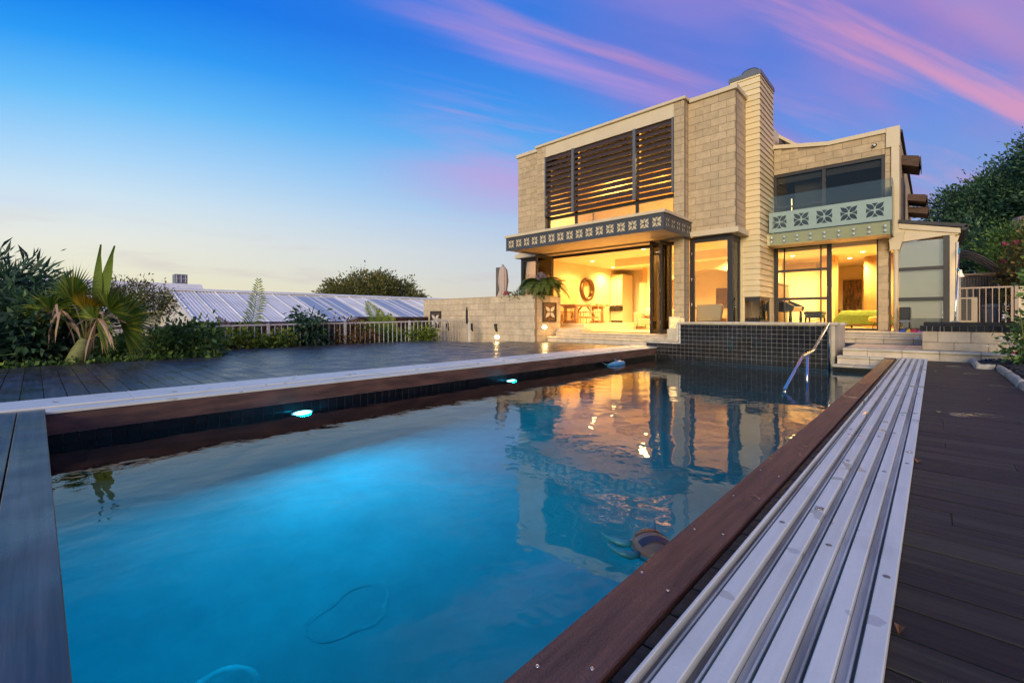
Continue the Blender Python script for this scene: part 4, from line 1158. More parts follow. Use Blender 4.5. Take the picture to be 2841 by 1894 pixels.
sf_ = thing('sofa', 'pale fabric sofa on tapered legs seen end-on behind the folding doors', 'sofa', (-7.9, 16.9, 0.285))
part('base', MB().cbox(-8.55, -6.4, 16.35, 17.2, 0.46, 0.72, 0.03), 'sofa_cloth', sf_)
part('arm', MB().cbox(-8.72, -8.54, 16.33, 17.22, 0.46, 0.96, 0.03), 'sofa_cloth', sf_)
part('arm', MB().cbox(-6.42, -6.25, 16.33, 17.22, 0.46, 0.96, 0.03), 'sofa_cloth', sf_)
part('backrest', MB().cbox(-8.54, -6.42, 17.0, 17.24, 0.72, 1.08, 0.04), 'sofa_cloth', sf_)
for xx, yy in ((-8.62, 16.42), (-8.62, 17.12), (-6.34, 16.42), (-6.34, 17.12)):
    part('leg', MB().tube([(xx, yy, 0.286), (xx + 0.02, yy, 0.47)], [0.012, 0.022], 8), 'brown_leather', sf_)
cu = thing('cushion', 'plump pale cushion leaning in the corner of the sofa', 'cushion', (-8.3, 16.85, 0.72))
part('cover', MB().lathe([(0.03, -0.09), (0.20, -0.06), (0.25, 0), (0.20, 0.06), (0.03, 0.09)], 0, 0, 4).xform(Matrix.Translation((-8.30, 16.86, 0.98)) @ Matrix.Rotation(R(70), 4, 'X') @ Matrix.Rotation(R(45), 4, 'Z')), 'ivory', cu)

ac_ = thing('armchair', 'winged armchair in cream fabric with studded brown base inside the corner window', 'armchair', (-4.55, 13.2, 0.285))
part('backrest', MB().prism([(-4.95, 0.66), (-4.30, 0.66), (-4.24, 1.08), (-4.30, 1.13), (-4.92, 1.11)], 'y', 12.95, 13.10), 'sofa_cloth', ac_)
part('base', MB().cbox(-4.95, -4.30, 12.96, 13.6, 0.40, 0.655, 0.02), 'brown_leather', ac_)
part('seat', MB().cbox(-4.93, -4.32, 13.11, 13.62, 0.66, 0.76, 0.03), 'sofa_cloth', ac_)
for xx, yy in ((-4.9, 13.0), (-4.36, 13.0), (-4.9, 13.55), (-4.36, 13.55)):
    part('leg', MB().tube([(xx, yy, 0.286), (xx, yy, 0.41)], 0.02, 8), 'brown_leather', ac_)
ot = thing('footstool', 'low tan footstool beside the winged armchair', 'footstool', (-4.1, 13.6, 0.285))
part('cushion_top', MB().cbox(-4.24, -3.92, 13.3, 13.9, 0.52, 0.66, 0.03), 'sofa_cloth', ot)
part('base', MB().box(-4.22, -3.94, 13.33, 13.87, 0.286, 0.519), 'suede', ot)
kb = thing('kitchen_bench', 'tan kitchen bench with a dark stone top', 'kitchen bench', (-5.0, 16.5, 0.285))
part('front', MB().box(-6.3, -3.95, 16.3, 16.9, 0.286, 1.08), 'suede', kb)
part('benchtop', MB().cbox(-6.35, -3.92, 16.22, 16.98, 1.081, 1.12, 0.006), 'bronze', kb)
tv = thing('wall_screen', 'dark glossy screen on the kitchen wall', 'screen', (-5.2, 17.6, 1.5))
part('panel', MB().cbox(-5.55, -4.75, 17.55, 17.6, 1.16, 1.80, 0.01), 'lacquer', tv)
part('shelf_side', MB().box(-5.95, -5.56, 17.5, 17.62, 1.15, 1.85), 'brown_leather', tv)

pn = thing('upright_piano', 'glossy black upright piano behind the sliding door', 'piano', (-3.2, 15.6, 0.418))
part('case', MB().prism([(-3.75, 0.42), (-3.38, 0.42), (-3.38, 1.05), (-3.30, 1.12), (-3.36, 1.74), (-3.75, 1.74)], 'y', 14.95, 16.4), 'lacquer', pn)
part('lid', MB().cbox(-3.77, -3.30, 14.93, 16.42, 1.742, 1.775, 0.004), 'lacquer', pn)
part('cheek', MB().prism([(-3.379, 0.92), (-2.95, 0.95), (-2.92, 1.08), (-3.05, 1.16), (-3.30, 1.28), (-3.36, 1.40)], 'y', 14.95, 15.02), 'lacquer', pn)
part('cheek', MB().prism([(-3.379, 0.92), (-2.95, 0.95), (-2.92, 1.08), (-3.05, 1.16), (-3.30, 1.28), (-3.36, 1.40)], 'y', 16.33, 16.4), 'lacquer', pn)
part('keybed', MB().box(-3.379, -2.96, 15.021, 16.329, 0.95, 1.06), 'lacquer', pn)
part('keys', MB().box(-3.12, -2.97, 15.05, 16.30, 1.061, 1.08), 'white_plastic', pn)
for yy in (14.99, 16.36):
    part('leg', MB().tube([(-3.02, yy, 0.42), (-3.02, yy, 0.70), (-3.02, yy, 0.95)], [0.03, 0.045, 0.03], 8), 'lacquer', pn)
bn_ = thing('piano_stool', 'dark piano stool with crossed side braces', 'stool', (-2.55, 15.6, 0.418))
part('seat', MB().cbox(-2.75, -2.3, 15.3, 15.95, 0.83, 0.93, 0.02), 'lacquer', bn_)
part('apron', MB().box(-2.72, -2.33, 15.33, 15.92, 0.74, 0.829), 'lacquer', bn_)
for xx in (-2.71, -2.34):
    for yy in (15.34, 15.91):
        part('leg', MB().tube([(xx, yy, 0.419), (xx, yy, 0.745)], [0.02, 0.026], 6), 'lacquer', bn_)
part('brace', MB().tube([(-2.71, 15.34, 0.60), (-2.34, 15.34, 0.72)], 0.008, 6).tube([(-2.71, 15.34, 0.72), (-2.34, 15.34, 0.60)], 0.008, 6).tube([(-2.71, 15.34, 0.585), (-2.34, 15.34, 0.585)], 0.012, 6), 'lacquer', bn_)
gs = thing('covered_sofa', 'low sofa under a rumpled green throw', 'sofa', (-1.7, 20.6, 0.418))
cl = MB()
nx_, ny_ = 14, 10
vv = []
for k_ in range(ny_ + 1):
    for i_ in range(nx_ + 1):
        u_, w2 = i_ / nx_, k_ / ny_
        x_ = -2.35 + 1.5 * u_; y_ = 17.5 + 0.9 * w2
        ed = min(u_, 1 - u_, w2, 1 - w2)
        z_ = 0.55 + 0.42 * min(1, ed * 7) ** 0.5 + 0.025 * math.sin(19 * u_) * math.cos(13 * w2) + random.uniform(-.012, .012)
        vv.append((x_, y_, z_))
cl.add(vv, [(k_ * (nx_ + 1) + i_, k_ * (nx_ + 1) + i_ + 1, (k_ + 1) * (nx_ + 1) + i_ + 1, (k_ + 1) * (nx_ + 1) + i_) for k_ in range(ny_) for i_ in range(nx_)], True)
cl.prism([(-2.35, 0.55), (-0.85, 0.55), (-0.85, 0.78), (-2.2, 0.85), (-2.33, 0.7)], 'y', 17.5, 17.52)
part('throw', cl, 'green_cloth', gs)
part('frame', MB().box(-2.3, -0.9, 17.55, 18.35, 0.50, 0.60), 'brown_leather', gs)
for xx, yy in ((-2.2, 17.6), (-1.95, 18.3), (-1.0, 17.6), (-1.0, 18.3)): part('leg', MB().tube([(xx, yy, 0.419), (xx, yy, 0.51)], 0.025, 8), 'black', gs)
ms = thing('ottoman', 'round mustard ottoman on splayed dark legs', 'ottoman', (-1.3, 16.6, 0.418))
part('cushion_top', MB().lathe([(0.05, 0.62), (0.24, 0.64), (0.28, 0.71), (0.24, 0.78), (0.05, 0.80)], -1.12, 16.7, 20), 'mustard', ms)
for a in (0.6, 2.7, 4.6): part('leg', MB().tube([(-1.12 + 0.22 * math.cos(a), 16.7 + 0.22 * math.sin(a), 0.419), (-1.12 + 0.13 * math.cos(a), 16.7 + 0.13 * math.sin(a), 0.63)], 0.012, 6), 'black', ms)
pa = thing('dark_display_niche', 'tall dark niche with glinting glassware at the end of the hall', 'niche', (-2.1, 22.2, 0.42))
part('back_panel', MB().box(-2.65, -2.05, 22.2, 22.28, 0.45, 2.25), 'art', pa)
part('shelf', MB().box(-2.62, -2.08, 22.08, 22.2, 1.30, 1.33), 'bronze', pa)
for q in range(4): part('glass_jar', MB().lathe([(0.03, 1.331), (0.035, 1.46), (0.015, 1.5), (0.015, 1.55)], -2.54 + q * 0.13, 22.14, 8), 'bronze', pa)
vb = thing('vanity', 'small wall-hung wooden cabinet beside the hall niche', 'cabinet', (-2.9, 21.5, 0.8))
part('carcass', MB().box(-3.2, -2.72, 21.0, 21.9, 0.70, 1.05), 'suede', vb)
part('worktop', MB().cbox(-3.22, -2.68, 20.96, 21.94, 1.051, 1.09, 0.005), 'brown_leather', vb)

# ================================================================== FEATURE WALL, FENCES
FW = thing('planter_wall', 'low pale block planter wall with a stone corner beside the deck', 'wall', (-12, 11, -0.4))
block_wall(FW, 'y', 10.63, -14.85, -9.022, -0.42, 1.44, mat='block_pale', ch=0.209, bl=0.43)
block_wall(FW, 'x', -9.022, 10.73, 11.95, -0.2, 1.44, mat='block_pale', ch=0.209, bl=0.43, phase=1)
part('coping', MB().cbox(-14.86, -9.01, 10.62, 10.84, 1.441, 1.462, 0.004), 'block_pale', FW)
part('coping', MB().cbox(-9.24, -9.01, 10.842, 11.96, 1.441, 1.462, 0.004), 'block_pale', FW)
part('soil_fill', MB().box(-14.8, -9.25, 10.85, 12.2, -0.4, 1.40), 'soil', FW)

def plaque(axis, plane, a0, a1, z0, z1, lab):
    p = thing('wall_plaque', lab, 'plaque', (a0, plane, z0) if axis == 'y' else (plane, a0, z0), 'iron plaques with a four-petal flower')
    sgn = -1 if axis == 'y' else 1
    def bx(b, p0, p1, q0, q1, d0, d1):
        d0, d1 = plane + sgn * d0, plane + sgn * d1
        return b.box(p0, p1, d0, d1, q0, q1) if axis == 'y' else b.box(d0, d1, p0, p1, q0, q1)
    part('back_plate', bx(MB(), a0, a1, z0, z1, 0.002, 0.012), 'bronze', p)
    w = 0.035
    f = MB(); bx(f, a0, a0 + w, z0, z1, 0.013, 0.035); bx(f, a1 - w, a1, z0, z1, 0.013, 0.035); bx(f, a0 + w, a1 - w, z0, z0 + w, 0.013, 0.034); bx(f, a0 + w, a1 - w, z1 - w, z1, 0.013, 0.034)
    part('frame', f, 'frame', p)
    gr = MB()
    for q in range(1, 5):
        aa = a0 + (a1 - a0) * q / 5; bx(gr, aa - 0.005, aa + 0.005, z0 + w, z1 - w, 0.014, 0.022)
    for q in range(1, 6):
        zz = z0 + (z1 - z0) * q / 6; bx(gr, a0 + w, a1 - w, zz - 0.005, zz + 0.005, 0.023, 0.030)
    part('grille', gr, 'frame_grey', p)
    cx0, cz0 = (a0 + a1) / 2, (z0 + z1) / 2
    s_ = (z1 - z0) * 0.62; asp = (a1 - a0) / (z1 - z0) * 1.15
    fl = MB()
    for poly in flower(0, 0, s_)[:4]:
        pp_ = [(cx0 + x_ * asp, cz0 + z_) for x_, z_ in poly]
        d0, d1 = plane + sgn * 0.031, plane + sgn * 0.042
        fl.prism(pp_, 'y' if axis == 'y' else 'x', min(d0, d1), max(d0, d1))
    part('flower', fl, 'ivory', p)
plaque('x', -9.022, 11.0, 11.69, 0.62, 1.24, 'dark iron plaque with ivory flower on the short end of the planter wall')
plaque('y', 10.63, -14.37, -13.70, 0.36, 1.0, 'dark iron plaque with ivory flower partly behind the pool gate')
def wall_light(loc, aim, lab):
    t_ = thing('wall_light', lab, 'wall light', loc, 'oval bulkhead lights on the planter wall')
    x, y_, z_ = loc
    n = 20
    def disc(r1, r2, d0, d1):
        b = MB()
        poly = [(r1 * math.cos(a), r2 * math.sin(a)) for a in np.linspace(0, 2 * math.pi, n + 1)[:-1]]
        if aim == 'x': return b.prism([(y_ + p0, z_ + p1) for p0, p1 in poly], 'x', x + d0, x + d1)
        return b.prism([(x + p0, z_ + p1) for p0, p1 in poly], 'y', y_ - d1, y_ - d0)
    part('housing', disc(0.13, 0.075, 0.002, 0.022), 'white_plastic', t_)
    part('diffuser', disc(0.105, 0.055, 0.0225, 0.045), 'wall_light_glow', t_)
    d = Vector((1, 0, -0.25)) if aim == 'x' else Vector((0, -1, -0.25))
    light('AREA', 'wall_lamp', Vector(loc) + d.normalized() * 0.06, 2.2, (1.0, 0.62, 0.24), t_, aim=d, size=0.14)
wall_light((-9.022, 11.07, 0.45), 'x', 'glowing oval wall light under the plaque on the short wall end')
wall_light((-10.66, 10.63, 0.10), 'y', 'glowing oval wall light low on the long planter wall')
def horn(x, lab):
    h = thing('horn_sconce', lab, 'wall ornament', (x, 10.62, 0.4), 'black horn ornaments on the planter wall')
    part('horn', MB().tube([(x, 10.60, 0.53), (x + 0.005, 10.585, 0.44), (x + 0.03, 10.60, 0.34), (x + 0.06, 10.615, 0.27)], [0.055, 0.05, 0.04, 0.02], 10), 'black', h)
    part('rim', MB().lathe([(0.04, 0.53), (0.06, 0.53), (0.058, 0.55), (0.04, 0.55)], x, 10.598, 14), 'frame_grey', h)
horn(-11.95, 'black horn ornament just right of the pool gate'); horn(-10.72, 'black horn ornament above the low glowing wall light'); horn(-13.30, 'black horn ornament behind the bars of the pool gate')

pf = thing('pool_fence', 'pale metal picket fence along the back of the left deck', 'fence', (-12.36, 5, -0.5))
def railz(y): return 0.565 + (y - 2.2) * 0.0125
barm = MB().box(-0.008, 0.008, -0.008, 0.008, 0, 1.0).mesh('picket', 'fence_white')
fposts = [-1.4, 1.05, 4.07, 6.12, 8.30, 9.9]
for ya, yb in zip(fposts[:-1], fposts[1:]):
    part('post', MB().box(-12.39, -12.33, ya - 0.03, ya + 0.03, -0.5, railz(ya) + 0.015), 'fence_white', pf)
    part('top_rail', MB().prism([(ya + 0.031, railz(ya) - 0.04), (yb - 0.031, railz(yb) - 0.04), (yb - 0.031, railz(yb)), (ya + 0.031, railz(ya))], 'x', -12.38, -12.34), 'fence_white', pf)
    part('bottom_rail', MB().box(-12.375, -12.345, ya + 0.031, yb - 0.031, -0.42, -0.38), 'fence_white', pf)
    nb = int(round((yb - ya) / 0.158))
    for q in range(1, nb):
        yy = ya + (yb - ya) * q / nb
        part('picket', barm, None, pf, (-12.36, yy, railz(yy) - 1.04))
gt = thing('pool_gate', 'pale metal picket gate standing against the planter wall', 'gate', (-12.2, 9.9, -0.4))
part('gate_frame', MB().box(-13.19, -13.14, 9.88, 9.92, -0.4, 0.715).box(-11.38, -11.33, 9.88, 9.92, -0.4, 0.715).box(-13.14, -11.38, 9.885, 9.915, 0.67, 0.714).box(-13.14, -11.38, 9.885, 9.915, -0.38, -0.34), 'fence_cream', gt)
for q in range(1, 12): part('picket', MB().box(-13.14 + 1.76 * q / 12 - 0.009, -13.14 + 1.76 * q / 12 + 0.009, 9.891, 9.909, -0.34, 0.67), 'fence_cream', gt)
part('latch', MB().box(-11.37, -11.31, 9.84, 9.88, 0.55, 1.02).tube([(-11.34, 9.86, 1.02), (-11.34, 9.86, 1.10)], 0.022, 10), 'black', gt)
part('latch_post', MB().box(-11.30, -11.23, 9.87, 9.93, -0.4, 0.60), 'fence_white', gt)
part('hinge_post', MB().box(-13.28, -13.21, 9.87, 9.93, -0.5, 0.66), 'fence_white', gt)

wf = thing('paling_fence', 'dark brown timber paling fence behind the garden', 'fence', (-14.6, 5, -0.5))
pm1 = MB().box(0, 0.02, 0, 0.142, -0.5, 0.60).mesh('paling', 'paling')
pm2 = MB().box(0, 0.02, 0, 0.142, -0.5, 0.755).mesh('paling', 'paling')
pm3 = MB().box(0, 0.02, 0, 0.142, -0.5, 0.30).mesh('paling', 'paling')
yy = -0.6
while yy < 11.0:
    part('paling', pm1 if 2.95 <= yy < 7.55 else (pm2 if yy >= 7.55 else pm3), None, wf, (-14.55 + random.uniform(-.006, .006), yy, 0)); yy += 0.15
part('rail', MB().box(-14.60, -14.552, 2.95, 7.54, 0.601, 0.63), 'paling', wf)
part('rail', MB().box(-14.60, -14.552, 7.55, 11.0, 0.756, 0.78), 'paling', wf)

# ================================================================== NEIGHBOUR ROOF
nb_ = thing('neighbour_house', 'low house with long white corrugated iron roof beyond the fence', 'house', (-22, 10, -2.5))
EX, EZ, RX, RZ, NY0, NY1 = -17.6, 0.05, -24.0, 1.95, 3.9, 24.0
cor = MB()
nrib = int((NY1 - NY0) / 0.13 * 4)
vs = []
for q in range(nrib + 1):
    yq = NY0 + (NY1 - NY0) * q / nrib
    dz = 0.013 * math.sin(q * math.pi / 2)
    vs += [(EX, yq, EZ + dz), (RX, yq, RZ + dz)]
cor.add(vs, [(2 * q, 2 * q + 2, 2 * q + 3, 2 * q + 1) for q in range(nrib)], True)
part('roof', cor, 'corrugated', nb_)
part('roof', MB().add([(RX, NY0, RZ), (RX, NY1, RZ), (-30.5, NY1, EZ), (-30.5, NY0, EZ)], [(0, 1, 2, 3)]), 'corrugated', nb_)
lapm = MB().add([(EX, 0, EZ + 0.03), (EX, 0.035, EZ + 0.034), (RX, 0.035, RZ + 0.034), (RX, 0, RZ + 0.03), (EX, 0, EZ), (EX, 0.035, EZ), (RX, 0.035, RZ), (RX, 0, RZ)], [(0, 1, 2, 3), (0, 4, 5, 1), (0, 3, 7, 4), (1, 5, 6, 2)]).mesh('sheet_lap', 'corrugated')
for q in range(25): part('sheet_lap', lapm, None, nb_, (0, NY0 + 0.1 + q * 0.8 + random.uniform(-.02, .02), 0))
part('ridge_cap', MB().prism([(RX + 0.22, RZ - 0.03), (RX + 0.22, RZ + 0.02), (RX, RZ + 0.09), (RX - 0.22, RZ + 0.02), (RX - 0.22, RZ - 0.03)], 'y', NY0 - 0.1, NY1), 'corrugated', nb_)
part('wall', MB().box(-30, -18.2, NY0 + 0.3, NY1 - 0.3, -4.5, -0.15), 'fence_white', nb_)
part('gable', MB().prism([(-30.3, -0.1), (-17.8, -0.1), (RX, RZ - 0.06)], 'y', NY0 + 0.30, NY0 + 0.4), 'fence_white', nb_)
def rz_(x): return EZ + (RZ - EZ) * (EX - x) / (EX - RX)
for ya in (9.0, 10.1, 13.0, 14.1):
    part('skylight', MB().add([(-18.2, ya, rz_(-18.2) + 0.02), (-18.2, ya + 0.85, rz_(-18.2) + 0.02), (-23.5, ya + 0.85, rz_(-23.5) + 0.02), (-23.5, ya, rz_(-23.5) + 0.02),
                              (-18.2, ya, rz_(-18.2) + 0.012), (-18.2, ya + 0.85, rz_(-18.2) + 0.012), (-23.5, ya + 0.85, rz_(-23.5) + 0.012), (-23.5, ya, rz_(-23.5) + 0.012)],
                             [(0, 1, 2, 3), (4, 7, 6, 5), (0, 4, 5, 1), (2, 6, 7, 3), (1, 5, 6, 2), (0, 3, 7, 4)]), 'skylight_sheet', nb_)
# second roof and vent further left
n2 = thing('far_house', 'distant grey roof with a caged roof vent left of the white roof', 'house', (-30, 3, -2.5))
part('roof', MB().prism([(-38, 1.0), (-27, 1.0), (-29, 2.55), (-36, 2.55)], 'y', -1.0, 6.2), 'corrugated', n2)
part('wall', MB().box(-37, -28, -0.6, 5.8, -4.5, 0.999), 'fence_white', n2)
part('roof_vent', MB().box(-30.4, -29.7, 5.15, 5.70, 2.551, 3.1), 'grey_plastic', n2)
part('vent_cage', MB().box(-29.69, -29.66, 5.20, 5.23, 2.65, 3.05).box(-29.69, -29.66, 5.40, 5.43, 2.65, 3.05).box(-29.69, -29.66, 5.6, 5.63, 2.65, 3.05).box(-29.66, -29.64, 5.18, 5.68, 2.85, 2.87), 'fence_white', n2)
an = thing('antenna', 'thin television aerial showing above the planter wall', 'aerial', (-30, 27.0, 0))
part('mast', MB().tube([(-30, 27.0, -4.4), (-30, 27.0, 2.55)], 0.03, 6), 'black', an)
part('cross_arms', MB().tube([(-30.5, 27, 2.3), (-29.5, 27, 2.3)], 0.03, 6).tube([(-30, 26.5, 2.15), (-30, 27.5, 2.15)], 0.03, 6), 'black', an)

# ================================================================== VEGETATION
def leaf_mesh(name, C, D, size, mat, width=0.42, jitter=0.5, nrm=None):
    """C: leaf base points (n,3), D: leaf directions (n,3). Each leaf a folded four-point blade."""
    n = len(C)
    D = D / np.maximum(np.linalg.norm(D, axis=1, keepdims=True), 1e-6)
    A = rng.normal(size=(n, 3)); A -= (A * D).sum(1, keepdims=True) * D
    A /= np.maximum(np.linalg.norm(A, axis=1, keepdims=True), 1e-6)
    L = size * (1 + jitter * (rng.random((n, 1)) - 0.5) * 2)
    Wd = L * width * 0.5
    Nn = np.cross(D, A)
    p0 = C; p1 = C + D * L * 0.5 + A * Wd + Nn * L * 0.06; p2 = C + D * L - Nn * L * 0.08; p3 = C + D * L * 0.5 - A * Wd + Nn * L * 0.06
    V = np.stack([p0, p1, p2, p3], 1).reshape(-1, 3)
    return leaf_arr(name, V, n, mat)
def leaf_arr(name, V, n, mat):
    me = bpy.data.meshes.new(name)
    me.vertices.add(len(V)); me.vertices.foreach_set('co', V.astype(np.float32).ravel())
    me.loops.add(4 * n); me.loops.foreach_set('vertex_index', np.arange(4 * n, dtype=np.int32))
    me.polygons.add(n); me.polygons.foreach_set('loop_start', np.arange(0, 4 * n, 4, dtype=np.int32))
    me.polygons.foreach_set('loop_total', np.full(n, 4, dtype=np.int32))
    me.update(calc_edges=True); me.materials.append(MAT[mat])
    return me
def clump_points(center, radii, nc, per, spread, shell=0.55, squash=1.0, low=-0.5):
    """cluster centres in the outer part of an ellipsoid, leaves scattered round each"""
    cs = []
    while len(cs) < nc:
        v = rng.normal(size=3); v /= np.linalg.norm(v)
        if v[2] < low: continue
        r_ = shell + (1 - shell) * rng.random() ** 0.5
        cs.append(v * r_)
    cs = np.array(cs)
    P = []; Dr = []
    for c in cs:
        k_ = int(per * rng.uniform(0.6, 1.4))
        o_ = rng.normal(size=(k_, 3)) * spread * rng.uniform(0.7, 1.2)
        o_[:, 2] *= squash
        P.append(np.array(center) + c * np.array(radii) + o_)
        d = o_ / (np.linalg.norm(o_, axis=1, keepdims=True) + 1e-6) * 0.8 + c * 0.7 + rng.normal(size=(k_, 3)) * 0.5
        Dr.append(d)
    return np.vstack(P), np.vstack(Dr), np.array(center) + cs * np.array(radii)
def tree(name, lab, cat, base, crown_c, radii, nc, per, spread, leaf, mat, trunk_r=0.12, group=None, lw=0.42, shell=0.45, limbs=7, low=-0.5, droop=0.0):
    t_ = thing(name, lab, cat, base, group)
    Pp, Dd, cs = clump_points(crown_c, radii, nc, per, spread, shell, low=low)
    if droop: Dd[:, 2] -= droop
    part('crown', leaf_mesh('crown', Pp, Dd, leaf, mat, lw), None, t_)
    b = MB(); bv = Vector(base); cc = Vector(crown_c)
    fork = bv.lerp(cc, 0.55)
    b.tube([bv, bv.lerp(fork, 0.5) + Vector((trunk_r * .5, -trunk_r * .4, 0)), fork], [trunk_r, trunk_r * 0.85, trunk_r * 0.7], 8)
    for c in cs[:limbs]:
        cv = Vector(c)
        mid_ = fork.lerp(cv, 0.5) + Vector((0, 0, (cv - fork).length * 0.08))
        b.tube([fork, mid_, cv], [trunk_r * 0.55, trunk_r * 0.32, trunk_r * 0.08], 6)
    part('trunk', b, 'bark', t_)
    return t_
GB = 'shrubs in the bed along the left deck'
tree('round_tree', 'broad olive-green tree rising behind the white roof', 'tree', (-34, 19.3, -3), (-34, 19.3, 1.8), (4.0, 4.3, 2.5), 330, 80, 0.30, 0.22, 'leaf_olive', 0.4, shell=0.35, low=-0.3)
# hillside trees right of the house
GR = 'trees on the bank right of the house'
tree('bank_tree', 'tall glossy dark tree at the right edge behind the house', 'tree', (4.9, 27.5, 0), (4.9, 27.5, 5.6), (3.1, 3.2, 3.0), 330, 100, 0.30, 0.17, 'leaf_dark', 0.28, GR)
tree('bank_tree', 'dark leafy tree beside the far end of the house wall', 'tree', (1.9, 28.0, 0), (1.7, 28.0, 3.8), (2.3, 2.4, 2.9), 280, 95, 0.26, 0.15, 'leaf_dark', 0.2, GR)
tree('bank_tree', 'olive-topped slender tree in the middle of the bank', 'tree', (2.9, 30.5, 0), (2.9, 30.5, 5.4), (2.3, 2.2, 2.4), 200, 90, 0.26, 0.15, 'leaf_mid', 0.2, GR)
tree('bank_tree', 'fresh green bush with pink blooms below the tall trees', 'tree', (2.05, 21.5, 0), (2.05, 21.5, 2.6), (0.95, 0.9, 1.1), 90, 55, 0.16, 0.10, 'leaf_mid', 0.08, GR)
tree('bank_tree', 'low dark bush filling in behind the curved awning', 'tree', (1.0, 24.0, 0), (1.0, 24.0, 2.0), (1.1, 1.4, 2.2), 110, 55, 0.2, 0.15, 'leaf_dark', 0.1, GR)
dp = thing('bank_palm', 'palm with hanging pale dead fronds at the right edge of the bank', 'palm', (2.75, 24.5, 0))
part('trunk', MB().tube([(2.75, 24.5, 0), (2.7, 24.5, 4.3)], [0.14, 0.11], 8), 'bark', dp)
for q in range(16):
    a = rng.uniform(0, 6.28); L_b = rng.uniform(0.7, 1.1); d = Vector((math.cos(a), math.sin(a), 0)); b = MB()
    for w_ in np.linspace(-0.5, 0.5, 9):
        d2 = (d + Vector((-d.y, d.x, 0)) * w_).normalized()
        p0 = Vector((2.7, 24.5, 4.3)) + d * 0.25; p1_ = p0 + d2 * L_b * 0.45 + Vector((0, 0, 0.05)); p2_ = p1_ + d2 * L_b * 0.2 + Vector((0, 0, -L_b * 0.75)); sv = Vector((-d2.y, d2.x, 0)) * 0.025
        b.add([p0, p1_ - sv, p1_ + sv, p2_], [(0, 1, 2), (1, 3, 2)])
    part('frond', b, 'palm_dry' if q % 3 else 'palm_leaf', dp)
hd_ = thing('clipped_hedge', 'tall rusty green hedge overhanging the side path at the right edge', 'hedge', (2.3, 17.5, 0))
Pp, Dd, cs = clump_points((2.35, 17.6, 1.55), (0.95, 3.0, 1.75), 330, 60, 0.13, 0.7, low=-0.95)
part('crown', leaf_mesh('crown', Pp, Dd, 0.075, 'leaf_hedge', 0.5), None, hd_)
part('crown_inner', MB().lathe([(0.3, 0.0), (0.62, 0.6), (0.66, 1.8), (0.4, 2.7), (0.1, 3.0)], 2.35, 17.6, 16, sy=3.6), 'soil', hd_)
for k_, (x_, y_, z_) in enumerate(((1.62, 20.7, 3.05), (1.85, 20.65, 3.05), (1.60, 20.7, 2.50))):
    f_ = thing('pink_bloom', ('upper left pink bloom on the bush above the awning', 'upper right pink bloom on the bush above the awning', 'lower pink bloom on the bush above the awning')[k_], 'flower', (x_, y_, z_), 'pink blooms above the awning')
    C_ = np.repeat(np.array([[x_, y_, z_]]), 26, 0) + rng.normal(size=(26, 3)) * 0.02
    part('petals', leaf_mesh('petals', C_, rng.normal(size=(26, 3)), 0.08, 'petal_pink', 0.8), None, f_)

# rose bush leaning in at the right edge
rb = thing('rose_bush', 'rose bush with pale and coral blooms leaning in at the right edge', 'shrub', (0.98, 9.7, -0.02))
P1, D1, _ = clump_points((1.04, 9.75, 0.40), (0.22, 0.35, 0.40), 40, 20, 0.07, 0.4, low=-0.9)
P2, D2, _ = clump_points((1.12, 9.4, 1.05), (0.18, 0.5, 0.75), 46, 18, 0.08, 0.3, low=-0.9)
part('leaves', leaf_mesh('leaves', np.vstack([P1, P2]), np.vstack([D1, D2]), 0.075, 'leaf_mid', 0.55), None, rb)
cb_ = MB()
for q in range(9):
    a = rng.uniform(0, 6.28); h_ = rng.uniform(0.7, 1.7)
    cb_.tube([(1.0, 9.7, -0.02), (1.0 + 0.12 * math.cos(a), 9.6 + 0.15 * math.sin(a), h_ * .5), (1.0 + 0.22 * math.cos(a), 9.5 + 0.3 * math.sin(a), h_)], [0.012, 0.009, 0.004], 6)
part('canes', cb_, 'cane', rb)
for c_, mat_, n_, s_ in (((0.83, 9.6, 0.36), 'petal_white', 40, 0.16), ((0.87, 9.62, 0.25), 'petal_red', 24, 0.03), ((0.95, 9.6, 0.27), 'petal_orange', 26, 0.035)):
    C_ = np.array([c_]) + rng.normal(size=(n_, 3)) * np.array([s_ * .6, s_ * .3, s_ * .35])
    part('blossom', leaf_mesh('blossom', C_, rng.normal(size=(n_, 3)), 0.035, mat_, 0.9), None, rb)

# shrubs beside and behind the left deck
def shrub(name, lab, c, rad, nc, per, spread, leaf, mat, lw=0.45, droop=0.0, stem=True, base_z=-0.1):
    return tree(name, lab, 'shrub', (c[0], c[1], base_z), c, rad, nc, per, spread, leaf, mat, 0.03, GB, lw, 0.35, 5, -0.8, droop)
shrub('leafy_shrub', 'dense green shrub spilling over the stepped corner of the left deck', (-10.75, 2.08, 0.20), (0.60, 0.52, 0.40), 80, 46, 0.11, 0.085, 'leaf_mid', 0.6)
shrub('leafy_shrub', 'low green ground shrub between the fan palm and the deck corner', (-10.9, 1.5, 0.12), (0.7, 0.8, 0.28), 70, 40, 0.10, 0.08, 'leaf_mid', 0.6)
shrub('leafy_shrub', 'yellow-green shrub in front of the second fence bay', (-12.45, 3.35, 0.05), (0.32, 0.9, 0.32), 70, 34, 0.10, 0.10, 'leaf_lime', 0.6)
shrub('leafy_shrub', 'yellow-green shrub just left of the drooping shrub', (-12.42, 4.35, 0.04), (0.4, 0.55, 0.28), 40, 34, 0.09, 0.09, 'leaf_lime', 0.6)
shrub('drooping_shrub', 'dark shrub with drooping leaves taller than the fence', (-12.55, 5.15, 0.34), (0.32, 0.42, 0.58), 60, 36, 0.10, 0.16, 'leaf_dark', 0.30, 0.9)
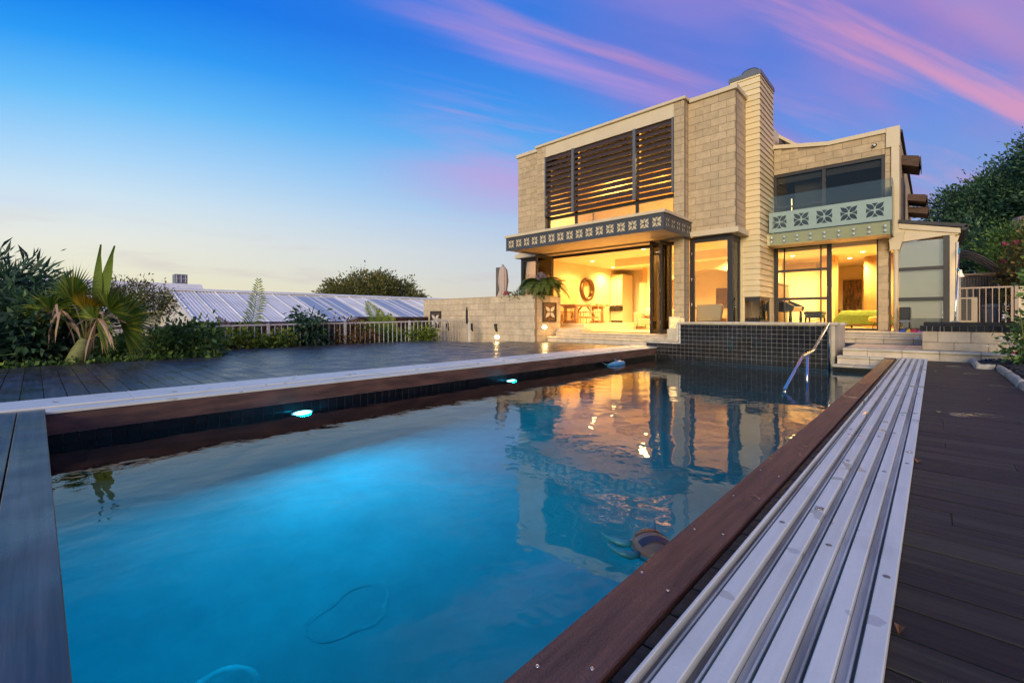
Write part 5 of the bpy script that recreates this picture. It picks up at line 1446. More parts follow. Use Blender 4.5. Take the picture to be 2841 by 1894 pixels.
shrub('rusty_shrub', 'orange-tipped shrub growing through the fence pickets', (-12.7, 6.3, 0.20), (0.45, 0.9, 0.42), 80, 40, 0.10, 0.08, 'leaf_orange', 0.5)
shrub('leafy_shrub', 'dark green low shrub under the orange-tipped shrub', (-12.6, 6.0, -0.02), (0.3, 0.8, 0.22), 40, 36, 0.09, 0.08, 'leaf_olive', 0.5)
shrub('leafy_shrub', 'bright green shrub by the fence post near the pool gate', (-12.45, 8.75, 0.10), (0.4, 0.6, 0.34), 55, 34, 0.09, 0.09, 'leaf_lime', 0.5)
shrub('leafy_shrub', 'mid-green shrub at the foot of the small palm by the fence', (-13.0, 7.9, 0.02), (0.4, 0.45, 0.30), 40, 34, 0.09, 0.09, 'leaf_mid', 0.5)
tree('small_tree', 'small airy tree with bare lower stems left of the white roof', 'tree', (-12.9, 1.75, -0.1), (-12.6, 1.35, 1.05), (0.62, 0.85, 0.42), 130, 46, 0.11, 0.058, 'leaf_olive', 0.035, lw=0.4, shell=0.3, limbs=16)
tree('leafy_shrub', 'big dark shrub with long narrow leaves at the far left', 'shrub', (-12.6, -0.75, -0.1), (-12.6, -0.75, 0.95), (1.1, 1.3, 0.85), 150, 30, 0.17, 0.26, 'leaf_dark', 0.05, GB, 0.16, 0.3, 10, -0.9, 0.25)
tree('leafy_shrub', 'dark broad-leaved shrub behind the fan palm trunk', 'shrub', (-11.2, -0.15, -0.1), (-11.2, -0.15, 0.50), (0.8, 0.95, 0.55), 110, 34, 0.14, 0.15, 'leaf_dark', 0.04, GB, 0.42, 0.3, 6, -0.9, 0.3)
tree('leafy_shrub', 'dark shrub low at the left edge beside the deck', 'shrub', (-10.7, -1.1, -0.1), (-10.7, -1.1, 0.28), (0.5, 0.9, 0.38), 80, 30, 0.12, 0.17, 'leaf_dark', 0.04, GB, 0.35, 0.3, 6, -0.9, 0.2)
gc = thing('trailing_creeper', 'creeping green leaves spilling onto the left deck edge', 'creeper', (-10.2, 0.8, -0.06))
C_ = np.column_stack([-10.22 + 0.12 * rng.normal(size=900), rng.uniform(-0.6, 2.5, 900), np.abs(rng.normal(size=900)) * 0.05 - 0.02])
part('leaves', leaf_mesh('leaves', C_, rng.normal(size=(900, 3)) + np.array([0.3, 0, 0.5]), 0.07, 'leaf_mid', 0.6), None, gc)
# strappy leaves at far left
ag = thing('strap_leaf_plant', 'plant with long pointed grey-green leaves at the left edge of the deck', 'plant', (-10.5, -0.75, -0.06))
sb = MB()
for q in range(16):
    a = rng.uniform(-0.9, 2.3); L_b = rng.uniform(0.6, 1.05); el = rng.uniform(0.25, 1.0)
    d = Vector((math.cos(a) * 0.7, math.sin(a), 0)).normalized()
    p_ = [Vector((-10.6, -0.85, 0.0)) + d * L_b * f * math.cos(el * (1 - 0.5 * f)) + Vector((0, 0, L_b * f * math.sin(el) * (1 - 0.35 * f))) for f in (0, 0.35, 0.7, 1.0)]
    sd2 = d.cross(Vector((0, 0, 1))) * 0.045
    vs = []
    for p1_, wf_ in zip(p_, (0.7, 1.0, 0.8, 0.05)): vs += [p1_ - sd2 * wf_, p1_ + Vector((0, 0, -0.012)), p1_ + sd2 * wf_]
    sb.add(vs, [(i_ * 3 + j_, i_ * 3 + j_ + 1, i_ * 3 + j_ + 4, i_ * 3 + j_ + 3) for i_ in range(3) for j_ in range(2)])
part('leaves', sb, 'leaf_dark', ag)

# fan palm
def fan(mb, base, tip, radius, nseg=26, span=R(230), droop=0.25, up=Vector((0, 0, 1)), split=0.55):
    base, tip = Vector(base), Vector(tip)
    d = (tip - base).normalized()
    side = d.cross(up).normalized() if abs(d.dot(up)) < 0.98 else Vector((1, 0, 0))
    nn = side.cross(d).normalized()
    for q in range(nseg):
        a = -span / 2 + span * (q + 0.5) / nseg
        da = span / nseg * 0.5
        L_f = radius * (0.72 + 0.28 * math.cos(a * 0.6)) * rng.uniform(0.93, 1.05)
        def dirv(ang): return d * math.cos(ang) + side * math.sin(ang)
        mid_d = dirv(a); e0, e1 = dirv(a - da), dirv(a + da)
        ridge = nn * (0.012 + 0.02 * radius)
        g_ = Vector((0, 0, -1)) * droop * L_f
        p = [tip, tip + e0 * L_f * split + g_ * 0.15, tip + mid_d * L_f * split + ridge + g_ * 0.15, tip + e1 * L_f * split + g_ * 0.15,
             tip + mid_d * L_f * 0.8 + g_ * 0.45 + e0 * 0.012 - mid_d * 0.012, tip + mid_d * L_f * 0.8 + g_ * 0.45 + e1 * 0.012 - mid_d * 0.012, tip + mid_d * L_f + g_ * rng.uniform(0.7, 1.3)]
        mb.add(p, [(0, 1, 2), (0, 2, 3), (1, 4, 5, 2), (2, 5, 3), (4, 6, 5)])
fp = thing('fan_palm', 'short fan palm with green, yellow and dry brown fronds beside the left deck', 'palm', (-10.35, 0.45, -0.1))
PB = Vector((-10.35, 0.42, -0.1))
tr_ = MB().tube([PB, PB + Vector((0.02, 0.05, 0.12)), PB + Vector((0.03, 0.10, 0.30)), PB + Vector((0.05, 0.17, 0.50))], [0.13, 0.15, 0.125, 0.085], 12)
part('trunk', tr_, 'palm_trunk', fp)
HB = PB + Vector((0.05, 0.17, 0.45))
# image-plane basis at the palm: right vector and towards-camera vector
CR = Vector((math.cos(AZ), math.sin(AZ), 0)); CT = Vector((math.sin(AZ), -math.cos(AZ), 0))
def off(r_, u_, c_=0.0): return CR * r_ + Vector((0, 0, u_)) + CT * c_
fronds = [  # (petiole end: right, up, toward camera), radius, material, span, droop
    (off(-0.28, 0.95, 0.0), 0.62, 'palm_leaf', 200, 0.05), 
    (off(-0.52, 0.62, 0.2), 0.70, 'palm_leaf', 220, 0.55), (off(0.14, 0.60, 0.15), 0.42, 'palm_yellow', 120, 0.0), (off(0.42, 0.42, 0.25), 0.62, 'palm_leaf', 250, 0.55),
    (off(0.62, 0.48, -0.1), 0.72, 'palm_leaf', 200, 0.2), (off(0.75, 0.30, 0.05), 0.62, 'palm_leaf', 170, 0.5), (off(-0.75, 0.72, -0.2), 0.66, 'palm_leaf', 190, 0.4),
    (off(-0.10, 0.75, 0.15), 0.50, 'palm_leaf', 150, 0.1), (off(0.30, 0.70, -0.2), 0.62, 'palm_leaf', 180, 0.25), (off(-0.35, 0.45, 0.1), 0.60, 'palm_leaf', 210, 0.6), (off(0.55, 0.62, 0.1), 0.55, 'palm_leaf', 150, 0.3)]
for pe, rad_, mt, sp_, dr_ in fronds:
    tip = HB + pe * 0.82
    pet = MB().tube([HB, HB.lerp(tip, 0.5) + Vector((0, 0, 0.06)), tip], [0.026, 0.018, 0.012], 6)
    st_ = part('petiole', pet, 'cane', fp)
    b = MB()
    dv = (tip - HB).normalized() + Vector((0, 0, -0.15 * dr_))
    fan(b, tip - dv, tip, rad_ * 1.08, 30, R(sp_), dr_ * 1.25, up=CT, split=0.40)
    part('frond', b, mt, st_)
for (r0, u0), (r1, u1), wd in (((0.10, 0.55), (0.24, 1.62), 0.085), ((0.16, 0.55), (0.47, 1.60), 0.10)):
    a_, b_ = HB + off(r0, u0, -0.05), HB + off(r1, u1, 0.02)
    b = MB(); vs = []; n_s = 9; sdv = (b_ - a_).cross(CT).normalized()
    for f in np.linspace(0, 1, n_s):
        c_ = a_.lerp(b_, f); w_s = wd * max(0.06, math.sin(math.pi * min(1, 0.12 + 0.88 * f ** 0.75))) if f < 1 else 0.002
        vs += [c_ - sdv * w_s, c_ + CT * -0.03, c_ + sdv * w_s]
    b.add(vs, [(i_ * 3 + j_, i_ * 3 + j_ + 1, i_ * 3 + j_ + 4, i_ * 3 + j_ + 3) for i_ in range(n_s - 1) for j_ in range(2)])
    st_ = part('petiole', MB().tube([HB, a_], [0.022, 0.014], 6), 'cane', fp)
    part('spear_frond', b, 'palm_leaf', st_)
for (r_, u_, c_), n_, rd in (((0.50, 0.46, 0.32), 14, 0.55), ((-0.42, 0.72, 0.2), 12, 0.6), ((-0.2, 0.60, 0.3), 5, 0.4), ((-0.60, 0.80, 0.0), 9, 0.7)):
    b = MB(); tip = HB + off(r_, u_, c_) * 0.85
    for q in range(n_):
        a = rng.uniform(-1.2, 1.2)
        d = (CR * math.sin(a) * (1 if r_ > 0 else -1) + CT * rng.uniform(-.3, .3) + Vector((0, 0, rng.uniform(-0.7, 0.15)))).normalized()
        L_b = rd * rng.uniform(0.6, 1.0); sdv = d.orthogonal().normalized() * rng.uniform(0.012, 0.028)
        p1_, p2_, p3_ = tip + d * L_b * 0.4, tip + d * L_b * 0.75 + Vector((0, 0, -0.10)), tip + d * L_b * 0.9 + Vector((0, 0, -0.26))
        b.add([tip, p1_ - sdv, p1_ + sdv, p2_ - sdv, p2_ + sdv, p3_], [(0, 1, 2), (1, 3, 4, 2), (3, 5, 4)])
    part('dry_frond', b, 'palm_dry', fp)

# feather fronds of the small palms by the fence
def feather(mb, p0, p1, L_l, n=30, bend=0.15, wl=0.045):
    p0, p1 = Vector(p0), Vector(p1)
    ax = (p1 - p0); 
    side = ax.cross(CT).normalized()
    pts = [p0 + ax * f + side * bend * math.sin(math.pi * f) for f in np.linspace(0, 1, n)]
    mb.tube([pts[0], pts[n // 2], pts[-1]], [0.012, 0.008, 0.003], 5)
    for q in range(2, n):
        d = (pts[q] - pts[q - 1]).normalized()
        L_q = L_l * math.sin(math.pi * (0.15 + 0.80 * q / n)) * rng.uniform(0.85, 1.1)
        for s_ in (-1, 1):
            v = (side * s_ * 0.9 + d * 0.75 + CT * rng.uniform(-.25, .25)).normalized()
            e = pts[q] + v * L_q + Vector((0, 0, -0.25 * L_q))
            m_ = pts[q] + v * L_q * 0.5
            w_q = d * wl * 0.5
            mb.add([pts[q] - w_q * 0.4, m_ - w_q, e, m_ + w_q, pts[q] + w_q * 0.4], [(0, 1, 3, 4), (1, 2, 3)])
def small_palm(lab, base, fr):
    p = thing('feather_palm', lab, 'palm', base, 'small feather palms by the fence')
    for e, L_l, mt in fr:
        b = MB(); feather(b, base, e, L_l); part('frond', b, mt, p)
b0 = Vector((-12.9, 3.5, -0.1))
small_palm('young palm with one upright feathery frond against the white roof', b0, [(b0 + off(0.56, 1.80), 0.40, 'palm_leaf'), (b0 + off(-0.5, 0.85), 0.2, 'palm_dry'), (b0 + off(0.5, 0.55, .1), 0.3, 'palm_leaf'), (b0 + off(-0.35, 0.5, .1), 0.3, 'palm_leaf')])
b0 = Vector((-13.2, 7.6, -0.1))
small_palm('small arching palm showing above the fence near the gate', b0, [(b0 + off(-0.30, 1.35), 0.40, 'palm_leaf'), (b0 + off(0.42, 0.95), 0.40, 'palm_leaf'), (b0 + off(-0.6, 0.7, .1), 0.35, 'palm_leaf'), (b0 + off(0.1, 1.1, .1), 0.40, 'palm_leaf'), (b0 + off(0.75, 0.5), 0.3, 'palm_leaf')])

# cycad on the planter wall
cyb = Vector((-9.35, 11.35, 1.40))
cy = thing('cycad', 'cycad with arching dark fronds and a woolly central cone on the planter wall', 'cycad', cyb)
part('trunk', MB().tube([cyb, cyb + Vector((0, 0, 0.5))], [0.12, 0.14], 10), 'bark', cy)
hd0 = cyb + Vector((0, 0, 0.5))
def cycad_frond(a, el, L_c, drp):
    b = MB()
    d = Vector((math.cos(a), math.sin(a), 0)); n = 22
    pts = []
    for f in np.linspace(0, 1, n):
        pts.append(hd0 + d * L_c * (f * math.cos(el) * (1 - 0.18 * f * f)) + Vector((0, 0, L_c * (f * math.sin(el) - drp * f * f))))
    b.tube([pts[0], pts[n // 3], pts[2 * n // 3], pts[-1]], [0.012, 0.01, 0.007, 0.003], 5)
    sd_v = d.cross(Vector((0, 0, 1)))
    for q in range(1, n):
        L_q = 0.18 * math.sin(math.pi * (0.12 + 0.80 * q / n))
        dd = (pts[q] - pts[q - 1]).normalized()
        for s_ in (-1, 1):
            for kk in (0, 0.5):
                o0 = pts[q].lerp(pts[q - 1], kk)
                v = (sd_v * s_ + dd * 0.7 + Vector((0, 0, 0.25))).normalized()
                e = o0 + v * L_q; w_q = dd * 0.017
                b.add([o0 - w_q, o0 + w_q, e], [(0, 1, 2)])
    return b
for q in range(46):
    a = q * 2 * math.pi / 46 + rng.uniform(-.08, .08)
    part('frond', cycad_frond(a, rng.uniform(0.10, 0.60), rng.uniform(0.90, 1.20), rng.uniform(0.50, 0.78)), 'cycad_leaf', cy)
part('frond', cycad_frond(AZ - 0.05, 0.10, 0.95, 0.05), 'cycad_leaf', cy)
kn = MB()
for q in range(70):
    v = Vector(rng.normal(size=3)).normalized(); v.z = abs(v.z)
    c = hd0 + Vector((v.x * 0.19, v.y * 0.19, 0.04 + v.z * 0.27)); s_ = 0.045
    kn.lathe([(s_ * .4, -s_), (s_, 0), (s_ * .3, s_)], 0, 0, 5)
    for i_ in range(len(kn.v) - 15, len(kn.v)): kn.v[i_] = tuple(Vector(kn.v[i_]) + c)
part('cone', kn, 'cone', cy)
for k_, (x_, y_, z_, lab) in enumerate(((-9.9, 10.75, 1.46, 'red geraniums trailing over the long planter wall'), (-9.08, 10.95, 1.44, 'red geranium hanging over the wall corner under the cycad'))):
    gr_ = thing('geranium', lab, 'flower', (x_, y_, z_), 'red geraniums on the planter wall')
    C_ = np.array([[x_, y_, z_]]) + rng.normal(size=(220, 3)) * np.array([0.22 - 0.14 * k_, 0.10, 0.07 + 0.03 * k_]) + np.array([[0.02, -0.03, 0.0]])
    part('leaves', leaf_mesh('leaves', C_, rng.normal(size=(220, 3)), 0.06, 'leaf_mid', 0.8), None, gr_)
    for dx in ((-0.42, -0.30, 0.02), (0.0, 0.02))[k_]:
        c = np.array([[x_ + dx, y_ - 0.08, z_ + (0.1 if dx < -0.1 else 0.02) + (0.09 if k_ and dx else 0)]])
        part('bloom', leaf_mesh('bloom', c + rng.normal(size=(30, 3)) * 0.022, rng.normal(size=(30, 3)), 0.045, 'petal_red', 0.9), None, gr_)

# ================================================================== SMALL THINGS
# folded sun umbrella behind the planter wall
um = thing('folded_umbrella', 'folded pink-beige sun umbrella tied round its pole behind the planter wall', 'umbrella', (-11.6, 12.0, 0.2))
ux, uy = -11.72, 11.9
part('pole', MB().tube([(ux - 0.16, uy, 1.4), (ux - 0.16, uy, 2.62)], 0.10, 10), 'umbrella_dark', um)
cn = MB()
for q in range(9):
    a = q * 2 * math.pi / 9
    cn.tube([(ux + 0.10 + 0.22 * math.cos(a), uy + 0.22 * math.sin(a), 1.40), (ux + 0.08 + 0.10 * math.cos(a), uy + 0.1 * math.sin(a), 1.74), (ux + 0.08 + 0.13 * math.cos(a), uy + 0.13 * math.sin(a), 2.1), (ux + 0.08 + 0.10 * math.cos(a), uy + 0.10 * math.sin(a), 2.5), (ux + 0.06, uy, 2.72)], [0.10, 0.05, 0.07, 0.06, 0.02], 7)
part('canopy', cn, 'umbrella_cloth', um)
part('tie', MB().tube([(ux + 0.08 + 0.155 * math.cos(a), uy + 0.155 * math.sin(a), 1.74) for a in np.linspace(0, 2 * math.pi, 20)], 0.02, 6), 'umbrella_cloth', um)
# flower lantern on the porch wall
ln = thing('flower_lantern', 'glowing square lantern with flower cut-outs at the porch corner', 'lantern', (-5.03, 11.5, 0.47))
lx0, lx1, ly0, ly1, lz0, lz1 = -5.02, -4.72, 11.30, 11.60, 0.465, 0.765
part('glow_box', MB().box(lx0 + 0.02, lx1 - 0.02, ly0 + 0.02, ly1 - 0.02, lz0 + 0.01, lz1 - 0.01), 'lantern_glow', ln)
me = stand(cut_panel('screen', lx0, lx1, lz0, lz1, flower((lx0 + lx1) / 2, (lz0 + lz1) / 2, 0.29), 0.006), 'y', ly0 + 0.006); me.materials.append(MAT['cream']); part('screen', me, None, ln)
me = stand(cut_panel('screen', ly0 + 0.01, ly1, lz0, lz1, flower((ly0 + ly1) / 2, (lz0 + lz1) / 2, 0.29), 0.006), 'x', lx1 - 0.004); me.materials.append(MAT['cream']); part('screen', me, None, ln)
part('plinth', MB().cbox(lx0, lx1, ly0, ly1, 0.289, 0.463, 0.005), 'nosing', ln)
part('lid', MB().box(lx0, lx1, ly0, ly1, lz1 + 0.001, lz1 + 0.012), 'cream', ln)
light('POINT', 'lantern_lamp', (-4.87, 11.2, 0.66), 0.5, (1.0, 0.62, 0.25), ln, shadow_soft_size=0.1)

# stainless handrail standing in the pool
hr = thing('pool_handrail', 'bent stainless steel handrail beside the black tiled wall', 'handrail', (-1.5, 9, -0.7))
hp = [(-1.5, 6.95, -0.62), (-1.5, 7.08, -0.25), (-1.5, 8.28, 0.150), (-1.5, 9.08, 0.180), (-1.5, 10.62, 0.625), (-1.5, 10.70, 0.645), (-1.5, 10.76, 0.60), (-1.5, 10.76, -0.75)]
def rounded(pts, r_=0.09, n=5):
    out = [Vector(pts[0])]
    for a, b, c in zip(pts[:-2], pts[1:-1], pts[2:]):
        a, b, c = Vector(a), Vector(b), Vector(c)
        q0 = b + (a - b).normalized() * min(r_, (a - b).length * 0.45); q1 = b + (c - b).normalized() * min(r_, (c - b).length * 0.45)
        for f in np.linspace(0, 1, n): out.append(q0 * (1 - f) ** 2 + b * 2 * f * (1 - f) + q1 * f * f)
    out.append(Vector(pts[-1])); return out
part('rail', MB().tube(rounded(hp[1:]), 0.022, 12), 'steel', hr)
part('leg', MB().tube([(-1.5, 8.62, 0.15), (-1.5, 8.62, -0.9)], 0.020, 12), 'steel', hr)
part('leg', MB().tube([(-1.5, 7.10, -0.25), (-1.5, 6.9, -0.8)], 0.020, 12), 'steel', hr)

# pool lights
def pool_light(y, lab, pw_=122):
    p = thing('pool_light', lab, 'pool light', (PX0, y, -0.47), 'underwater lights in the left pool wall')
    n = 24
    part('bezel', MB().prism([(y + 0.12 * math.cos(a), -0.47 + 0.12 * math.sin(a)) for a in np.linspace(0, 2 * math.pi, n + 1)[:-1]], 'x', PX0 + 0.004, PX0 + 0.02), 'white_plastic', p)
    part('lens', MB().prism([(y + 0.09 * math.cos(a), -0.47 + 0.09 * math.sin(a)) for a in np.linspace(0, 2 * math.pi, n + 1)[:-1]], 'x', PX0 + 0.0205, PX0 + 0.04), 'pool_light_glow', p)
    light('AREA', 'pool_lamp', (PX0 + 0.06, y, -0.50), pw_, (0.0, 0.58, 0.96), p, aim=(1, 0, 0.50), size=0.16, shape='DISK')
pool_light(2.05, 'bright blue underwater light nearest the camera')
pool_light(5.45, 'bright blue underwater light further along the left wall', 30)

# floating toys
do = thing('toy_dolphin', 'blue plastic dolphin floating by the far left pool edge', 'pool toy', (-4.9, 8.6, WZ))
dd_ = Vector((0.10, 1.0, 0)).normalized(); c0 = Vector((-4.98, 8.55, WZ + 0.02))
bd = MB().tube([c0 - dd_ * 0.30 + Vector((0, 0, -.005)), c0 - dd_ * 0.18, c0, c0 + dd_ * 0.16, c0 + dd_ * 0.27, c0 + dd_ * 0.34 + Vector((0, 0, -.02))], [0.012, 0.035, 0.065, 0.075, 0.055, 0.015], 12)
part('body', bd, 'toy_blue', do)
def fin(p, q, r_, th=0.01): return MB().add([p, q, r_, Vector(p) + Vector((th, 0, 0)), Vector(q) + Vector((th, 0, 0)), Vector(r_) + Vector((th, 0, 0))], [(0, 1, 2), (5, 4, 3), (0, 3, 4, 1), (1, 4, 5, 2), (2, 5, 3, 0)])
part('dorsal_fin', fin(c0 + Vector((0, 0, .05)), c0 + dd_ * 0.09 + Vector((0, 0, .06)), c0 - dd_ * 0.06 + Vector((0, 0, .13))), 'toy_blue', do)
part('tail', fin(c0 - dd_ * 0.28, c0 - dd_ * 0.40 + Vector((0.07, 0, .05)), c0 - dd_ * 0.36 + Vector((0, 0, .0))), 'toy_teal', do)
part('tail', fin(c0 - dd_ * 0.28, c0 - dd_ * 0.42 + Vector((-0.06, 0, .07)), c0 - dd_ * 0.36 + Vector((0, 0, .02))), 'toy_blue', do)
tu = thing('toy_turtle', 'floating toy turtle with brown shell and teal flippers by the right pool edge', 'pool toy', (-0.86, 1.84, WZ))
tc0 = Vector((-0.905, 1.865, WZ + 0.004))
sh = MB()
nn_, mm_ = 18, 8
vs = []
for i_ in range(mm_ + 1):
    ph = math.pi / 2 * i_ / mm_
    for k_ in range(nn_):
        a = 2 * math.pi * k_ / nn_
        vs.append(tc0 + CR * (0.082 * math.cos(a) * math.cos(ph)) + (-CT) * (0.105 * math.sin(a) * math.cos(ph)) + Vector((0, 0, 0.062 * math.sin(ph))))
sh.add(vs, [(i_ * nn_ + k_, i_ * nn_ + (k_ + 1) % nn_, (i_ + 1) * nn_ + (k_ + 1) % nn_, (i_ + 1) * nn_ + k_) for i_ in range(mm_) for k_ in range(nn_)], True)
part('shell', sh, 'shell', tu)
part('belly', MB().add([tc0 + CR * 0.088 * math.cos(a) - CT * 0.112 * math.sin(a) + Vector((0, 0, z_)) for z_ in (-0.022, 0.004) for a in np.linspace(0, 2 * math.pi, 21)[:-1]],
     [tuple(range(19, -1, -1)), tuple(range(20, 40))] + [(k_, (k_ + 1) % 20, 20 + (k_ + 1) % 20, 20 + k_) for k_ in range(20)]), 'toy_teal', tu)
def flip(path, wd=0.018):
    pts = [tc0 + CR * a + (-CT) * b_ + Vector((0, 0, c)) for a, b_, c in path]
    return MB().tube(pts, [wd * 0.8, wd, wd * 0.8, wd * 0.45, wd * 0.12], 8)
part('flipper', flip(((-0.075, 0.03, 0), (-0.115, 0.025, 0.004), (-0.15, 0.04, 0.01), (-0.18, 0.065, 0.016), (-0.195, 0.09, 0.024))), 'toy_teal', tu)
part('flipper', flip(((-0.07, -0.055, 0), (-0.11, -0.07, 0.004), (-0.145, -0.06, 0.01), (-0.175, -0.035, 0.016), (-0.19, -0.01, 0.024))), 'toy_teal', tu)
part('flipper', flip(((0.03, 0.10, 0), (0.04, 0.13, 0.006), (0.052, 0.15, 0.014), (0.062, 0.17, 0.024), (0.068, 0.185, 0.034))), 'toy_teal', tu)
part('flipper', flip(((0.075, -0.02, 0), (0.10, -0.02, 0.004), (0.12, -0.03, 0.006), (0.14, -0.04, 0.01), (0.15, -0.05, 0.012))), 'shell', tu)
tu.scale = (1.05, 1.05, 1.05)
part('head', MB().lathe([(0.004, -0.03), (0.026, -0.015), (0.032, 0.005), (0.022, 0.024), (0.004, 0.03)], 0, 0, 12).xform(Matrix.Translation(tc0 + CT * 0.13 + Vector((0, 0, 0.01)))), 'toy_teal', tu)
bnd = MB()
for ph0, ph1 in ((0.25, 0.42), (0.62, 0.8)):
    pts0 = []
    for f0 in (ph0, ph1):
        for k_ in np.linspace(-0.9, 0.9, 12):
            yy = (f0 - 0.5) * 0.2
            xx = k_ * 0.075 * math.sqrt(max(0.05, 1 - (yy / 0.107) ** 2))
            zz = 0.0635 * math.sqrt(max(0.02, 1 - (xx / 0.083) ** 2 - (yy / 0.107) ** 2))
            pts0.append(tc0 + CR * xx + CT * yy + Vector((0, 0, zz + 0.002)))
    bnd.add(pts0, [(k_, k_ + 1, 13 + k_, 12 + k_) for k_ in range(11)], True)
part('shell_bands', bnd, 'shell_dark', tu)

# right-hand planter with black tile rim
pl = thing('planter_box', 'long cream block planter with a black tiled rim on the terrace', 'planter', (0.8, 11.5, 0.16))
block_wall(pl, 'y', 11.20, -0.155, 2.2, 0.158, 0.502, mat='block_pale', ch=0.2, bl=0.42, depth=0.18, phase=1)
block_wall(pl, 'x', -0.155 + 0.0, 11.30, 12.4, 0.158, 0.502, mat='block_pale', ch=0.2, bl=0.42, depth=0.10) if False else None
part('wall', MB().box(-0.153, 0.02, 11.385, 12.5, 0.158, 0.502), 'block_pale', pl)
part('grout_bed', MB().box(-0.165, 2.2, 11.205, 11.40, 0.503, 0.588), 'grout', pl)
x = -0.185
for k_, L_t in enumerate((0.098, 0.076, 0.102, 0.05, 0.10) + (0.101,) * 16):
    part('rim_tile', MB().cbox(x + 0.002, x + L_t - 0.008, 11.185, 11.204, 0.503, 0.589, 0.002), 'tile_black', pl)
    part('rim_tile', MB().cbox(x + 0.002, x + L_t - 0.008, 11.186, 11.41, 0.590, 0.604, 0.002), 'tile_black', pl); x += L_t
part('soil_fill', MB().box(0.03, 2.2, 11.41, 12.5, 0.16, 0.56), 'soil', pl)
part('back_wall', MB().box(-0.15, 2.2, 12.51, 12.66, 0.158, 0.66), 'tile_black', pl)

# garden edging stones and dark gravel
ed = thing('garden_edging', 'rough pale stone edging round the dark gravel bed', 'edging', (0.6, 9.4, 0))
def estone(p, q, w_=0.075, h_=0.07):
    p, q = Vector(p), Vector(q); d = (q - p).normalized(); s_ = Vector((-d.y, d.x, 0)); b = MB(); n = 7
    vs = []
    for i_ in range(n):
        c = p.lerp(q, i_ / (n - 1))
        j_ = [rng.uniform(-0.008, 0.008) for _ in range(6)]
        vs += [c - s_ * (w_ / 2 + j_[0]) + Vector((0, 0, -0.02)), c - s_ * (w_ / 2 + j_[1]) + Vector((0, 0, h_ * 0.6)), c - s_ * (w_ * 0.28) + Vector((0, 0, h_ + j_[2])), c + s_ * (w_ * 0.28) + Vector((0, 0, h_ + j_[3])), c + s_ * (w_ / 2 + j_[4]) + Vector((0, 0, h_ * 0.6)), c + s_ * (w_ / 2 + j_[5]) + Vector((0, 0, -0.02))]
    fs = [(i_ * 6 + k_, i_ * 6 + k_ + 1, (i_ + 1) * 6 + k_ + 1, (i_ + 1) * 6 + k_) for i_ in range(n - 1) for k_ in range(5)] + [(5, 4, 3, 2, 1, 0), tuple((n - 1) * 6 + k_ for k_ in range(6))]
    return b.add(vs, fs, True)
for p, q in (((0.485, 10.80, 0), (0.478, 9.58, 0)), ((0.46, 9.535, 0), (0.655, 9.515, 0)), ((0.695, 9.55, 0), (0.70, 8.4, 0)), ((0.70, 8.385, 0), (0.705, 7.3, 0)), ((0.71, 7.285, 0), (0.72, 6.0, 0))):
    part('edging_stone', estone(p, q), 'edging', ed)
npb = 5200
C_ = np.column_stack([rng.uniform(0.52, 2.0, npb), rng.uniform(7.2, 10.9, npb), rng.uniform(-0.01, 0.045, npb)])
C_ = C_[(C_[:, 1] > 9.6) | (C_[:, 0] > 0.76)]
C_[:, 2] += np.clip((C_[:, 0] - 0.5) * 0.12, 0, 0.12)
oct_v = np.array([[1, 0, 0], [-1, 0, 0], [0, 1, 0], [0, -1, 0], [0, 0, .6], [0, 0, -.6]])
oct_f = [(0, 2, 4), (2, 1, 4), (1, 3, 4), (3, 0, 4), (2, 0, 5), (1, 2, 5), (3, 1, 5), (0, 3, 5)]
gv = MB()
for c in C_:
    a = rng.uniform(0, 6.28); ca, sa = math.cos(a), math.sin(a); s_ = rng.uniform(0.010, 0.024)
    vv = oct_v * s_ * rng.uniform(0.7, 1.3, size=(6, 1))
    gv.add([(c[0] + v[0] * ca - v[1] * sa, c[1] + v[0] * sa + v[1] * ca, c[2] + v[2]) for v in vv], oct_f)
tag(part('gravel', gv, 'gravel'), 'dark pebbles filling the bed behind the stone edging', 'gravel', kind='stuff')

# side yard: fence, heat pump, bins, brush, awning, wall lamp, shed sheet
sfn = thing('side_fence', 'cream metal picket fence across the side path', 'fence', (0.95, 15.3, 0.42))
part('top_rail', MB().box(0.42, 1.33, 15.29, 15.32, 1.44, 1.475), 'fence_warmlit', sfn)
part('bottom_rail', MB().box(0.42, 1.33, 15.29, 15.32, 0.48, 0.51), 'fence_warmlit', sfn)
for q in range(8): part('picket', MB().box(0.47 + q * 0.105, 0.485 + q * 0.105, 15.297, 15.313, 0.51, 1.44), 'fence_warmlit', sfn)
part('post', MB().box(1.29, 1.335, 15.28, 15.33, 0.42, 1.439), 'fence_warmlit', sfn)
sw2 = thing('boundary_wall', 'warm plastered wall end right of the side fence', 'wall', (1.7, 15.3, 0))
part('wall', MB().box(1.40, 3.2, 15.25, 15.45, -0.4, 1.46), 'cream', sw2)
part('post', MB().box(1.345, 1.395, 15.24, 15.34, -0.4, 1.50), 'fence_warmlit', sw2)
struct('side_path', MB().box(0.37, 3.2, 13.0, 24, -0.45, 0.415), 'paver')
hpn = thing('heat_pump', 'cream outdoor heat pump with a dark grille behind the side fence', 'heat pump', (0.62, 16.2, 0.42))
part('case', MB().cbox(0.46, 0.80, 16.05, 16.35, 0.62, 1.26, 0.012), 'fence_cream', hpn)
part('grille_back', MB().box(0.50, 0.69, 16.038, 16.049, 0.68, 1.22), 'black', hpn)
for q in range(12): part('grille_bar', MB().box(0.50, 0.69, 16.028, 16.037, 0.70 + q * 0.043, 0.708 + q * 0.043), 'frame_grey', hpn)
part('bracket', MB().box(0.48, 0.78, 16.08, 16.32, 0.416, 0.619), 'black', hpn)
bi = thing('rubbish_bin', 'grey rounded bin behind the side fence', 'bin', (1.03, 16.6, 0.42))
